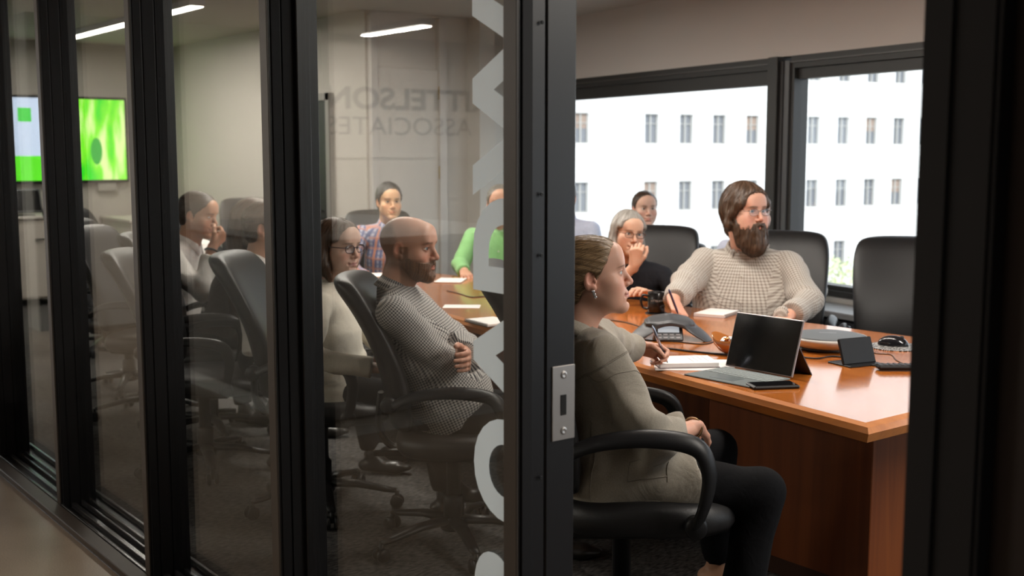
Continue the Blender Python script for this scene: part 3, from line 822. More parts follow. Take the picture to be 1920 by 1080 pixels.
# ---------------------------------------------------------------- colours
M_wall = mat('painted_wall', (.50, .47, .43), rough=.85, noise=(2, .02))
M_wall2 = mat('painted_wall_light', (.55, .52, .48), rough=.85, noise=(2, .02))
M_ceil = mat('ceiling_paint', (.50, .46, .41), rough=.9)
M_black = mat('black_aluminium', (.007, .0065, .008), rough=.38, spec=.5)
M_blackm = mat('black_aluminium_matt', (.006, .0055, .0065), rough=.65, spec=.3)
M_facelit = mat('hall_lit_aluminium', (.042, .031, .023), rough=.45)  # black frame metal with the hall light on its hall-facing sides mixed into the colour
M_winfr = mat('window_aluminium', (.022, .020, .018), rough=.45)
M_glass = glass_mat('partition_glass', (.90, .91, .90), base=.065)
M_wglass = glass_mat('window_glass', (.97, .98, .98), base=.04)
M_leather = mat('black_leather', (.010, .0095, .010), rough=.43, spec=.38, bump=(260, .35, .0012))
M_plast = mat('black_plastic', (.008, .008, .009), rough=.42, spec=.32)
M_chrome = mat('chrome', (.75, .75, .77), rough=.12, metal=1)
M_paper = mat('paper', (.78, .74, .72), rough=.8)
M_rubber = mat('cable_rubber', (.012, .011, .012), rough=.5)
M_white = mat('white_ceramic', (.75, .74, .72), rough=.25)

def carpet():
    m, N, L, b = nodes('carpet'); b.inputs['Roughness'].default_value = .95; b.inputs['Specular IOR Level'].default_value = .1
    tc = N.new('ShaderNodeTexCoord'); n = N.new('ShaderNodeTexNoise'); n.inputs['Scale'].default_value = 95; n.inputs['Detail'].default_value = 5
    mp = N.new('ShaderNodeMapping'); mp.inputs['Scale'].default_value = (1, .35, 1); L.new(tc.outputs['Object'], mp.inputs[0]); L.new(mp.outputs[0], n.inputs['Vector'])
    cr = N.new('ShaderNodeValToRGB'); cr.color_ramp.elements[0].position = .35; cr.color_ramp.elements[1].position = .68
    cr.color_ramp.elements[0].color = (.028, .027, .028, 1); cr.color_ramp.elements[1].color = (.125, .117, .110, 1)
    L.new(n.outputs['Fac'], cr.inputs[0]); L.new(cr.outputs[0], b.inputs['Base Color'])
    bp = N.new('ShaderNodeBump'); bp.inputs['Strength'].default_value = .6; bp.inputs['Distance'].default_value = .006; L.new(n.outputs['Fac'], bp.inputs['Height']); L.new(bp.outputs[0], b.inputs['Normal'])
    return m
def concrete():
    m, N, L, b = nodes('polished_concrete'); b.inputs['Roughness'].default_value = .32
    tc = N.new('ShaderNodeTexCoord'); n = N.new('ShaderNodeTexNoise'); n.inputs['Scale'].default_value = 2.2; n.inputs['Detail'].default_value = 8
    L.new(tc.outputs['Object'], n.inputs['Vector'])
    cr = N.new('ShaderNodeValToRGB'); cr.color_ramp.elements[0].position = .3; cr.color_ramp.elements[1].position = .75
    cr.color_ramp.elements[0].color = (.19, .145, .105, 1); cr.color_ramp.elements[1].color = (.31, .245, .185, 1)
    L.new(n.outputs['Fac'], cr.inputs[0])
    n2 = N.new('ShaderNodeTexNoise'); n2.inputs['Scale'].default_value = 160; n2.inputs['Detail'].default_value = 3; L.new(tc.outputs['Object'], n2.inputs['Vector'])
    mr = N.new('ShaderNodeMapRange'); mr.inputs['From Min'].default_value = .3; mr.inputs['From Max'].default_value = .7; mr.inputs['To Min'].default_value = .8; mr.inputs['To Max'].default_value = 1.15; L.new(n2.outputs['Fac'], mr.inputs['Value'])
    mx = N.new('ShaderNodeMix'); mx.data_type = 'RGBA'; mx.blend_type = 'MULTIPLY'; mx.inputs[0].default_value = 1; L.new(cr.outputs[0], mx.inputs[6]); L.new(mr.outputs[0], mx.inputs[7]); L.new(mx.outputs[2], b.inputs['Base Color'])
    return m
def wood(name, c1, c2, scale=(1.5, 26, 26), rough=.22, coat=.5, spec=.5):
    m, N, L, b = nodes(name); b.inputs['Roughness'].default_value = rough; b.inputs['Coat Weight'].default_value = coat; b.inputs['Coat Roughness'].default_value = .10; b.inputs['Specular IOR Level'].default_value = spec
    tc = N.new('ShaderNodeTexCoord'); mp = N.new('ShaderNodeMapping'); mp.inputs['Scale'].default_value = scale; L.new(tc.outputs['Object'], mp.inputs[0])
    n = N.new('ShaderNodeTexNoise'); n.inputs['Scale'].default_value = 1.0; n.inputs['Detail'].default_value = 7; n.inputs['Distortion'].default_value = .7; L.new(mp.outputs[0], n.inputs['Vector'])
    cr = N.new('ShaderNodeValToRGB'); cr.color_ramp.elements[0].position = .32; cr.color_ramp.elements[1].position = .68
    cr.color_ramp.elements[0].color = (*c1, 1); cr.color_ramp.elements[1].color = (*c2, 1); L.new(n.outputs['Fac'], cr.inputs[0]); L.new(cr.outputs[0], b.inputs['Base Color'])
    return m
M_top = wood('cherry_veneer', (.36, .098, .014), (.50, .155, .024), rough=.24, coat=.75, spec=.45)
M_edge = wood('cherry_edge', (.42, .14, .03), (.55, .20, .045), rough=.3)
M_panel = wood('cherry_panel', (.17, .042, .010), (.24, .066, .015), scale=(22, 22, 1.2), rough=.42, coat=.1)

GY = 1.450           # glass plane of the partition
XL, XR = -12.5, 3.0  # room ends
CZ = 2.65            # ceiling
# window wall line
WO = V(-3.796, 5.91, 0); WU = V(.98722, -.15934, 0); WN = V(.15934, .98722, 0); WRZ = math.atan2(WU[1], WU[0])
def wy(x): return WO[1]+(WO[0]-x)*.1614
# ---------------------------------------------------------------- room shell
st = struct(MB().prism([(XL, 1.36), (XR, 1.36), (XR, wy(XR)+.1), (XL, wy(XL)+.1)], -.1, 0).build('floor', carpet()))
st = struct(MB().prism([(XL-.2, 1.30), (XR+.2, 1.30), (XR+.2, wy(XR)+.3), (XL-.2, wy(XL)+.3)], CZ, CZ+.1).build('ceiling', M_ceil))
struct(MB().span((XL-.1, 1.36, 0), (XL, 4.84, CZ)).build('wall_left', M_wall))
struct(MB().span((XL, 4.84, 0), (-8.2, 4.94, CZ)).build('wall_alcove', M_wall))
struct(MB().span((-8.3, 4.94, 0), (-8.2, wy(-8.2)+.2, CZ)).build('wall_step', M_wall2))
struct(MB().span((XR, 1.36, 0), (XR+.1, wy(XR)+.2, CZ)).build('wall_right', M_wall))
b = MB(); b.span((XL, 1.52, 0), (XL+.015, 4.84, .10)); struct(b.build('baseboard_left', mat('pale_baseboard', (.5, .47, .43), rough=.6)))
b = MB(); b.span((XL, 4.825, 0), (-8.2, 4.84, .10)); struct(b.build('baseboard_alcove', MATS['pale_baseboard']))
# dark door in the alcove side wall
d = struct(MB().span((-9.62, 4.80, 0), (-8.80, 4.838, 1.95), bev=.004).build('door_2', mat('dark_door', (.03, .028, .026), rough=.5)))
MB().span((-9.68, 4.79, 0), (-9.62, 4.838, 2.01)).span((-8.80, 4.79, 0), (-8.74, 4.838, 2.01)).span((-9.68, 4.79, 1.95), (-8.74, 4.838, 2.01)).build('door_frame', mat('door_frame_grey', (.30, .28, .26), rough=.5), d)
MB().tube([(-8.88, 4.80, 1.0), (-8.88, 4.74, 1.0), (-9.0, 4.74, 1.0)], .010).build('door_handle', M_chrome, d, True)
# pale door with hinges in the step wall
d = struct(MB().span((-8.2, 4.93, 0), (-8.165, 5.53, 2.2), bev=.004).build('door_3', M_wall2))
MB().span((-8.2, 5.53, 0), (-8.14, 5.60, 2.62)).span((-8.2, 4.86, 0), (-8.14, 4.92, 2.62)).build('door_frame', mat('pale_frame', (.52, .49, .46), rough=.5), d)
for z in (.25, 1.28, 1.95): MB().tube([(-8.155, 5.53, z), (-8.155, 5.53, z+.11)], .007).build('hinge', mat('brass', (.45, .33, .12), rough=.3, metal=1), d, True)
MB().span((-8.2, 5.86, 0), (-8.02, 6.02, CZ)).build('wall_pier', M_wall2)
struct(bpy.data.objects['wall_pier'])
# ---------------------------------------------------------------- window wall (own frame: x along the wall to the right, y outwards)
def wbox(mb, s0, s1, y0, y1, z0, z1, **k): return mb.span((s0, y0, z0), (s1, y1, z1), **k)
SL, SR = -4.5, 6.8
o = struct(wbox(MB(), SL, SR, 0, .25, 0, .60).build('wall_back', M_wall, loc=WO, rz=WRZ))
ab = wbox(MB(), SL, SR, 0, .25, 2.13, CZ).build('soffit', mat('soffit_paint', (.60, .56, .53), rough=.9), o)
wbox(MB(), SL, SR, -.30, 0, .0, .52, bev=.01).build('heater_cover', mat('dark_cover', (.02, .02, .022), rough=.5), o)
wbox(MB(), SL, SR, -.32, 0, .52, .56, bev=.006).build('window_ledge', mat('grey_ledge', (.22, .215, .21), rough=.4), o)
def window(n, s0, s1, ztop, zbot=.665):
    w = struct(wbox(wbox(MB(), s0, s1, .0, .12, 2.05, 2.13), s0, s1, .03, .10, ztop, 2.05).build('window_%d' % n, M_winfr, loc=WO, rz=WRZ))
    b = MB(); wbox(b, s0, s1, -.01, .12, .60, zbot-.03); wbox(b, s0, s1, .02, .12, zbot-.03, zbot); b.build('sill', M_winfr, w)
    b = MB(); wbox(b, s0, s0+.035, .0, .12, zbot, 2.05); wbox(b, s1-.035, s1, .0, .12, zbot, 2.05); b.build('jamb', M_winfr, w)
    b = MB(); wbox(b, s0, s1, -.012, 0, 2.085, 2.095); b.build('trim_strip', mat('trim_grey', (.06, .055, .05), rough=.35), w)  # thin strip a little lighter than the frame
    wbox(MB(), s0+.03, s1-.03, .06, .068, zbot-.01, ztop+.01).build('glass_pane', M_wglass, w)
    return w
window(1, SL, -1.285, 1.955); window(2, -1.10, 2.2, 1.98); window(3, 2.3, SR, 1.98)
m_ = struct(wbox(MB(), -1.285, -1.19, -.04, .14, .56, 2.13, bev=.004).build('trim_1', M_winfr, loc=WO, rz=WRZ))
b = MB(); wbox(b, -1.19, -1.165, -.01, .13, .6, 2.1); wbox(b, -1.165, -1.14, .0, .12, .6, 2.1); wbox(b, -1.14, -1.10, -.015, .12, .6, 2.1); b.build('mullion_channel', mat('channel_grey', (.07, .068, .07), rough=.35), m_)
struct(wbox(MB(), 2.2, 2.3, -.04, .14, .56, 2.13).build('trim_2', M_winfr, loc=WO, rz=WRZ))
area('window_portal', tuple(WO+WU*1.15+WN*.2+V(0, 0, 1.33)), (11.4, 1.45), 1, (1, 1, 1), (math.pi/2, 0, WRZ), portal=True)
# ---------------------------------------------------------------- glass partition
wp = struct(MB().span((-12.5, 1.30, 0), (-.80, 1.36, .028), bev=.003).build('wall_front', M_facelit))
b = MB()
b.span((-12.5, 1.36, 0), (-.83, 1.56, .010)); b.build('track_bed', M_black, wp)
for y0, y1, h in ((1.362, 1.372, .030), (1.405, 1.425, .026), (1.445, 1.455, .034), (1.475, 1.487, .034), (1.54, 1.552, .03)):
    MB().span((-12.5, y0, .0), (-.83, y1, h), bev=.0015).build('track_rail', mat('black_rail', (.02, .019, .02), rough=.22), wp)
b = MB(); b.span((-12.5, 1.34, 2.42), (-.80, 1.56, CZ)); b.build('header', M_black, wp)
MX = [-9.02, -7.98, -6.95, -5.92, -4.91, -3.87, -2.85, -1.785]
for i, x in enumerate(MX):
    last = i == len(MX)-1
    m1 = MB().span((x, 1.36, .0), (x+.042, 1.366, 2.42), bev=.001).build('mullion', M_facelit, wp)
    dep = 1.432 if last else 1.51
    MB().span((x+.001, 1.366, .0), (x+.041, dep, 2.42), bev=.001).build('mullion_core', M_black, m1)
    b = MB(); y = 1.372
    for wd in (.026, .040, .030):
        if y+wd < dep-.004: b.span((x+.038, y, .0), (x+.0455, y+wd, 2.42), bev=.001)
        y += wd+.005
    b.build('cover_strip', M_blackm, m1)
    for z in (.35, .85, 1.30, 1.42, 1.75):
        MB().lathe([(0, 0), (.004, 0), (.004, .0015), (.0025, .002), (0, .0012)], (x+.0455, 1.457 if not last else 1.42, z), 10, axis=(1, 0, 0)).build('screw', M_plast, m1)
edges = [-12.5]+MX
for i in range(len(MX)):
    x0 = edges[i]+(.04 if i else 0); x1 = MX[i]
    if i < len(MX)-1:
        MB().span((x0, GY-.004, .03), (x1+.0, GY+.004, 2.42)).build('glass_pane', M_glass, wp)
# sliding door with vertical lettering, slid open to the left
dr = struct(MB().span((-1.84, 1.436, .035), (-1.745, 1.515, 2.41), bev=.004).build('door_1', M_black))
MB().span((-2.80, 1.44, .035), (-1.84, 1.475, .09), bev=.002).build('bottom_rail', M_black, dr)
MB().span((-2.80, 1.44, 2.3), (-1.84, 1.475, 2.41), bev=.002).build('top_rail', M_black, dr)
MB().span((-2.804, 1.438, .035), (-2.79, 1.477, 2.41), bev=.002).build('stile', M_black, dr)
MB().span((-2.80, 1.452, .08), (-1.84, 1.460, 2.31)).build('glass_pane', M_glass, dr)
b = MB(); b.span((-1.7455, 1.452, .918), (-1.742, 1.512, 1.072), bev=.001); lp = b.build('latch_plate', mat('steel_plate', (.50, .47, .45), rough=.35, metal=.8), dr)
MB().span((-1.7425, 1.474, .97), (-1.7405, 1.488, 1.012)).build('latch_slot', mat('slot_black', (.003, .003, .003), rough=.8), lp)
for z in (.937, 1.053): MB().lathe([(0, 0), (.008, 0), (.008, .001), (.005, .002), (0, .001)], (-1.742, 1.482, z), 14, axis=(1, 0, 0)).build('screw', MATS['steel_plate'], lp)
# jamb at the right edge of the opening and the dark wood panel beside it
rj = struct(MB().span((-.876, 1.36, 0), (-.836, 1.366, 2.42)).build('trim_3', M_blackm))
b = MB(); b.span((-.875, 1.366, 0), (-.78, 1.56, 2.42)); y = 1.37
for wd in (.030, .045, .03, .03): b.span((-.782, y, 0), (-.772, y+wd, 2.42), bev=.001); y += wd+.006
b.build('jamb_strips', M_blackm, rj)
b = MB(); b.span((-.80, 1.40, 0), (3.0, 1.56, CZ)); struct(b.build('wall_front_right', mat('dark_stained_wood', (.018, .008, .004), rough=.7)))
# frosted vertical lettering
M_frost = bpy.data.materials.new('frosted_film'); M_frost.use_nodes = True
_n = M_frost.node_tree.nodes; _l = M_frost.node_tree.links; _n.clear()
_o = _n.new('ShaderNodeOutputMaterial'); _d = _n.new('ShaderNodeBsdfDiffuse'); _d.inputs[0].default_value = (.70, .75, .77, 1); _t = _n.new('ShaderNodeBsdfTranslucent'); _t.inputs[0].default_value = (.62, .67, .70, 1)
_m = _n.new('ShaderNodeMixShader'); _m.inputs[0].default_value = .5; _l.new(_d.outputs[0], _m.inputs[1]); _l.new(_t.outputs[0], _m.inputs[2]); _l.new(_m.outputs[0], _o.inputs[0])
def text_mesh(body, bold=.0):
    c = bpy.data.curves.new('t', 'FONT'); c.body = body; c.offset = bold; c.resolution_u = 6
    o = bpy.data.objects.new('t', c); COL.objects.link(o); bpy.context.view_layer.update()
    me = bpy.data.meshes.new_from_object(o.evaluated_get(bpy.context.evaluated_depsgraph_get()))
    bpy.data.objects.remove(o); bpy.data.curves.remove(c)
    v = np.array([q.co[:2] for q in me.vertices]); f = [tuple(p.vertices) for p in me.polygons]; bpy.data.meshes.remove(me); return v, f
def flat_text(name, body, O, ux, uy, w=None, h=None, m=None, parent=None, bold=.0, lift=0.0, thick=0.0):
    """lettering laid out from O along ux, height along uy"""
    v, f = text_mesh(body, bold); v = v-v.min(0); sx = (w/v[:, 0].max()) if w else None; sy = (h/v[:, 1].max()) if h else sx
    if sx is None: sx = sy
    ux, uy = nrm(ux), nrm(uy); n = np.cross(ux, uy); P = np.asarray(O, float)+v[:, :1]*sx*ux+v[:, 1:]*sy*uy+n*lift
    return mesh_obj(name, P, f, m, parent)
LT = [('B', .20, .42), ('R', .440, .671), ('O', .690, .922), ('A', .915, 1.21), ('D', 1.198, 1.405), ('W', 1.408, 1.861), ('A', 1.87, 2.16), ('Y', 2.13, 2.28)]
for ch, z0, z1 in LT[1:]:
    z0, z1 = 1.5-(1.5-z0)*.977, 1.5-(1.5-z1)*.977
    flat_text('letter', ch, (-1.775 if ch != 'W' else -1.775, 1.450, z0), (0, 0, 1), (-1, 0, 0), w=z1-z0, h=.236, m=M_frost, parent=dr, bold=.05 if ch not in 'WA' else .03)
# ---------------------------------------------------------------- hall
hf = struct(MB().prism([(-12.6, -6), (4, -6), (4, 1.30), (-12.6, 1.30)], -.1, 0).build('floor_hall', concrete()))
struct(MB().prism([(-12.6, -6), (4, -6), (4, 1.36), (-12.6, 1.36)], CZ, CZ+.1).build('ceiling_hall', M_ceil))
M_hw = mat('hall_wall', (.52, .48, .43), rough=.8)
struct(MB().span((-10.1, -6, 0), (-10.0, .2, CZ)).build('wall_hall_left', M_hw))
struct(MB().span((-10.1, -6.1, 0), (4, -6, CZ)).build('wall_hall_back', M_hw))
struct(MB().span((4, -6.1, 0), (4.1, 1.36, CZ)).build('wall_hall_right', M_hw))
struct(MB().span((-12.6, .1, 0), (-10.0, .2, CZ)).build('wall_hall_return', M_hw))
sg = MB().span((-10.0, -4.85, 1.45), (-9.985, -2.15, 2.4), bev=.004).build('wall_sign', mat('sign_board', (.62, .58, .53), rough=.7))
tag(sg, 'dark lettered company sign seen mirrored in the sliding glass door', 'sign')
M_ink = mat('sign_ink', (.03, .03, .03), rough=.6)
flat_text('lettering', 'KITTELSON', (-9.98, -4.51, 1.93), (0, 1, 0), (0, 0, 1), w=1.97, h=.225, m=M_ink, parent=sg, bold=.03).rotation_euler = (0, 0, 0)
flat_text('lettering', 'ASSOCIATES', (-9.98, -4.28, 1.68), (0, 1, 0), (0, 0, 1), w=1.75, h=.18, m=M_ink, parent=sg, bold=.0)
rd = MB().span((-7.2, -1.3, .10), (-5.2, .07, 1.02), bev=.01).build('reception_counter', mat('grey_laminate', (.35, .33, .31), rough=.5))
tag(rd, 'grey reception counter with a white plinth standing in the hall', 'counter')
MB().span((-7.24, -1.34, 1.02), (-5.16, .11, 1.06), bev=.004).build('counter_top', mat('pale_top', (.55, .53, .5), rough=.35), rd)
MB().span((-7.15, -1.25, 0), (-5.23, .04, .10)).build('plinth', M_white, rd)
# ---------------------------------------------------------------- lamps
M_lamp = mat('lamp_diffuser', (.9, .88, .82), rough=.5, emit=(1, .93, .82), est=8)
def linear_lamp(x0, x1, y, z, label, watts, w=.10, group='linear ceiling lamps'):
    o = MB().span((x0, y-w/2-.012, z+.002), (x1, y+w/2+.012, z+.05)).build('ceiling_lamp', mat('lamp_housing', (.6, .6, .6), rough=.5))
    tag(o, label, 'lamp'); MB().span((x0+.01, y-w/2, z-.004), (x1-.01, y+w/2, z+.004)).build('diffuser', M_lamp, o)
    area('lamp_light', ((x0+x1)/2, y, z-.012), (x1-x0, w), watts, (1, .93, .84)); return o
linear_lamp(-11.6, -8.42, 3.52, 2.60, 'long bright ceiling lamp in front of the television wall', 60)
linear_lamp(-7.4, -5.2, 3.45, 2.60, 'linear ceiling lamp above the narrow end of the table', 66)
linear_lamp(-4.4, -2.2, 3.45, 2.60, 'linear ceiling lamp above the wide end of the table', 40)
linear_lamp(-1.2, 1.2, 3.30, 2.60, 'unseen ceiling lamp added beyond the near end of the table to light the writing woman', 78)  # out of view, added to brighten the nearest woman's face from the right
linear_lamp(-9.46, -8.42, -2.68, 2.60, 'linear ceiling lamp in the hall, mirrored in the sliding glass door', 110)
linear_lamp(-5.6, -4.0, -2.50, 2.60, 'linear hall lamp above the reception counter', 85)
linear_lamp(-2.2, -.8, -3.2, 2.60, 'linear hall lamp behind the camera', 18)
# ---------------------------------------------------------------- building across the street
BU = V(.2322, .9725, 0); BN = V(.9725, -.2322, 0); BO = V(-42.621, 51.787, 0); BRZ = math.atan2(BU[1], BU[0])
# own frame: x along the facade, -y towards us
bl = empty('office_building', BO, BRZ); tag(bl, 'bright white office building with rows of narrow windows across the street', 'building')
M_fac = mat('white_stone', (.80, .79, .77), rough=.8, noise=(.25, .04), bump=(3, .2, .02))
cols = [-12.3, -8.05, -5.85, -3.70, -1.48, .62, 2.8, 4.94, 7.05, 9.15, 11.3, 13.4, -14.5, -16.6, -18.8, 15.5]; cols.sort()
rows = [(-1.63+3.62*k, -.02+3.62*k) for k in range(-4, 4)]
ww = .86
def fac_col(x0, x1, mb, solid):
    z = -28
    if solid: mb.span((x0, 0, -28), (x1, 1, 22)); return
    for z0, z1 in rows: mb.span((x0, 0, z), (x1, 1, z0)); z = z1
    mb.span((x0, 0, z), (x1, 1, 22))
mb = MB(); px = -24
for c in cols: fac_col(px, c-ww/2, mb, True); fac_col(c-ww/2, c+ww/2, mb, False); px = c+ww/2
fac_col(px, 26, mb, True); mb.span((-24, 1, -28), (26, 9, 22)); mb.build('facade', M_fac, bl)
for c in cols:
    if c > -15: MB().span((c+ww/2+.35, -.10, -28), (c+ww/2+.75, 0, 21), bev=.03).build('pilaster', M_fac, bl)
M_sash = mat('pale_sash', (.50, .49, .46), rough=.6); M_dkgl = mat('dim_window_glass', (.20, .21, .23), rough=.12, spec=.6); M_blind = mat('half_blind', (.36, .27, .22), rough=.7)
wf = None
for i, c in enumerate(cols):
    for j, (z0, z1) in enumerate(rows):
        if not (-13 < c < 12 and 2 <= j <= 6): continue
        if wf is None:
            b = MB(); w2 = ww/2; H = z1-z0
            b.span((-w2, .16, 0), (w2, .22, .06)).span((-w2, .16, H-.05), (w2, .22, H)).span((-w2, .16, 0), (-w2+.05, .22, H)).span((w2-.05, .16, 0), (w2, .22, H)).span((-.035, .15, 0), (.035, .22, H)).span((-w2, .16, H*.66), (w2, .21, H*.66+.04))
            wf = b.build('window', M_sash, bl, loc=(c, 0, z0)); gp = MB().span((-w2, .24, 0), (w2, .26, H)).build('pane', M_dkgl, wf)
            sl_ = MB().span((-w2-.05, -.06, -.10), (w2+.05, .2, 0)).build('sill', M_fac, wf)
        else:
            o = wf.copy(); COL.objects.link(o); o.location = (c, 0, z0)
            for ch in (gp, sl_): q = ch.copy(); COL.objects.link(q); q.parent = o
        cur = wf if i is None else o if len([q for q in bl.children if q.name.startswith('window')]) > 1 else wf
        if (i*7+j*3) % 4 == 0: MB().span((-ww/2+.05, .225, .8), (ww/2-.05, .235, 1.58)).build('blind', M_blind, cur)
gr_ = struct(MB().span((-60, 8.5, -12.5), (40, 90, -12.0)).build('ground', mat('street', (.22, .22, .22), rough=.9)))
# ---------------------------------------------------------------- conference table (wide near end, narrow far end)
TZ = .75
TP = [(-1.84, 2.67), (-1.84, 4.22), (-6.25, 4.02), (-6.25, 3.22)]
tb = empty('conference_table', (-4.0, 3.45, 0)); tag(tb, 'long glossy cherry wood conference table on panel pedestals', 'table')
def tl(x, y): return (x+4.0, y-3.45)
def inset(P, d):
    out = []; n = len(P); cx = sum(p[0] for p in P)/n; cy = sum(p[1] for p in P)/n
    for x, y in P: out.append((x+(d if x < cx else -d), y+(d if y < cy else -d)))
    return out
P0 = [tl(*p) for p in TP]; P1 = inset(P0, .035); P2 = inset(P0, .022)
MB().prism(P1, TZ-.035, TZ).build('tabletop', M_top, tb)
def edge_band(Po, Pi):
    n = 4; m = MB()
    prof = [(Pi, TZ), (Po[0], TZ-.006), (Po[1], TZ-.022), (Po[2], TZ-.050), (Pi, TZ-.050)]
    for k in range(n):
        j = (k+1) % n; rings = [[(*r[k], z), (*r[j], z)] for r, z in prof]
        for a, c in zip(rings, rings[1:]): m.add([a[0], a[1], c[1], c[0]], [(0, 1, 2, 3)])
    return m
edge_band((inset(P0, .010), P0, inset(P0, .012)), P1).build('edge_band', M_edge, tb)
def pedestal(x0, x1, y0, y1):
    o = MB().span((*tl(x0, y0), .0), (*tl(x1, y1), .70), bev=.003).build('pedestal', M_panel, tb)
    MB().span((*tl(x0-.004, y0-.004), .0), (*tl(x1+.004, y1+.004), .06)).build('kick_strip', mat('kick_dark', (.05, .016, .006), rough=.5), o)
    return o
pedestal(-2.89, -2.17, 3.177, 3.72); pedestal(-5.75, -5.15, 3.42, 3.80)
MB().span((*tl(-5.15, 3.56), .25), (*tl(-2.89, 3.59), .70)).build('modesty_panel', M_panel, tb)

# ---------------------------------------------------------------- office chairs
def loft_mesh(rings):
    n = len(rings[0]); vs = [p for r in rings for p in r]; fs = []
    for i in range(len(rings)-1):
        for k in range(n): fs.append((i*n+k, i*n+(k+1) % n, (i+1)*n+(k+1) % n, (i+1)*n+k))
    fs += [tuple(range(n))[::-1], tuple(range((len(rings)-1)*n, len(rings)*n))]
    return vs, fs
def sup(a, b, n, e=3.2):
    out = []
    for k in range(n):
        th = 2*math.pi*k/n; c, s = math.cos(th), math.sin(th)
        out.append((a*math.copysign(abs(c)**(2/e), c), b*math.copysign(abs(s)**(2/e), s)))
    return out
CH = None
def make_chair():
    r = empty('office_chair')
    # backrest
    rows_ = [(.50, .10, .02, 0), (.505, .19, .035, 0), (.53, .225, .045, -.002), (.62, .238, .050, .012), (.72, .245, .052, .018), (.80, .25, .050, .010), (.90, .252, .048, -.012), (.98, .25, .050, -.038), (1.03, .24, .056, -.058), (1.065, .225, .050, -.070), (1.085, .19, .034, -.076), (1.092, .10, .012, -.08)]
    rings = []
    for z, w, t, y in rows_:
        y0 = -.185-(z-.5)*.24+y; rings.append([(px, y0+py+.045*(px/.25)**2, z) for px, py in sup(w, t, 36)])
    v, f = loft_mesh(rings); bk = mesh_obj('backrest', v, f, M_leather, r, True)
    ss = bk.modifiers.new('s', 'SUBSURF'); ss.levels = ss.render_levels = 1
    m = MB()
    for sx in (-1, 1): m.tube(spline([(sx*.200, -.14, .58), (sx*.212, -.172, .70), (sx*.216, -.222, .85), (sx*.214, -.278, .96), (sx*.205, -.310, 1.03)], 4), .0035, n=5)
    m.tube(spline([(-.205, -.282, .965), (0, -.312, .968), (.205, -.282, .965)], 5), .003, n=5)
    m.build('seam', M_leather, bk, True)
    # shell behind
    # seat
    rings = []
    for z, k, ks in ((.405, .80, 3.5), (.41, .94, 3.5), (.43, .99, 3.4), (.455, 1.0, 3.2), (.475, .985, 3.0), (.49, .94, 2.8), (.496, .80, 2.6), (.492, .4, 2.2)):
        rings.append([(px, .050+py*1.02+(.012 if py > .2 else 0), z-.018*max(0, py-.14)*6*(1 if z > .44 else 0)) for px, py in sup(.255*k, .255*k, 36, ks)])
    v, f = loft_mesh(rings); se = mesh_obj('seat', v, f, M_leather, r, True)
    b = MB().span((-.17, -.16, .385), (.17, .16, .41), bev=.008); b.span((-.06, -.30, .375), (.06, -.05, .40), bev=.006); b.tube(spline([(0, -.10, .385), (0, -.23, .40), (0, -.285, .48), (0, -.275, .62)], 5), [.03]*16, n=8, flat=.4); b.build('mechanism', M_plast, r)
    # arms: closed loops
    for sx in (-1, 1):
        pts = spline([(sx*.275, .175, .45), (sx*.300, .195, .52), (sx*.305, .202, .60), (sx*.300, .165, .662), (sx*.300, .04, .682), (sx*.297, -.10, .668), (sx*.285, -.19, .630)], 6)
        n = len(pts); rr = [.024-.004*math.cos(2*math.pi*i/n) for i in range(n)]
        a = MB().tube(pts, rr, n=12, flat=.62, up=(0, 0, 1)).build('armrest', M_plast, r, True)
        for p in ((sx*.275, .175, .45), (sx*.275, -.205, .628)):
            k = MB(); k.lathe([(0, -.02), (.028, -.02), (.031, -.012), (.031, .008), (.024, .014), (0, .015)], p, 16, axis=(sx, 0, 0))
            k.build('arm_pivot', M_plast, a, True)
    MB().lathe([(.028, .20), (.028, .385), (.035, .39), (0, .392)], n=16).lathe([(.040, .085), (.040, .20), (.032, .21), (.03, .21)], n=16).build('gas_column', M_plast, r, True)
    bs = MB().lathe([(0, .07), (.05, .07), (.055, .085), (.05, .12), (.03, .125), (0, .125)], n=20).build('base_hub', M_plast, r, True)
    for k in range(5):
        th = 2*math.pi*k/5+.35; c, s = math.cos(th), math.sin(th)
        lg = MB().tube([(c*.03, s*.03, .108), (c*.15, s*.15, .104), (c*.27, s*.27, .080), (c*.315, s*.315, .074)], [.032, .027, .021, .016], n=10, flat=.6, up=(0, 0, 1)).build('leg', M_plast, r, True)
        w = MB(); t = (-s, c, 0)
        for o_ in (-.017, .017): w.lathe([(0, -.009), (.024, -.009), (.028, -.004), (.028, .004), (.024, .009), (0, .009)], (c*.318+t[0]*o_, s*.318+t[1]*o_, .029), 16, axis=t)
        w.tube([(c*.318, s*.318, .03), (c*.318, s*.318, .074)], .010, n=8); w.build('caster', M_plast, lg, True)
    return r
def copy_tree(o, parent=None):
    c = o.copy(); COL.objects.link(c)
    if parent is not None: c.parent = parent
    for ch in list(o.children): copy_tree(ch, c)
    return c
def chair(x, y, rz, label, group='black leather conference chairs', spin=0.0):
    global CH
    if CH is None: CH = make_chair(); o = CH
    else: o = copy_tree(CH); o.scale = (1, 1, 1)
    o.location = (x, y, 0); o.rotation_euler[2] = rz; tag(o, label, 'chair', group); return o
R_ = math.radians

# ---------------------------------------------------------------- things on the table
def onto(x, y, z=TZ): return atz(x, y, z)
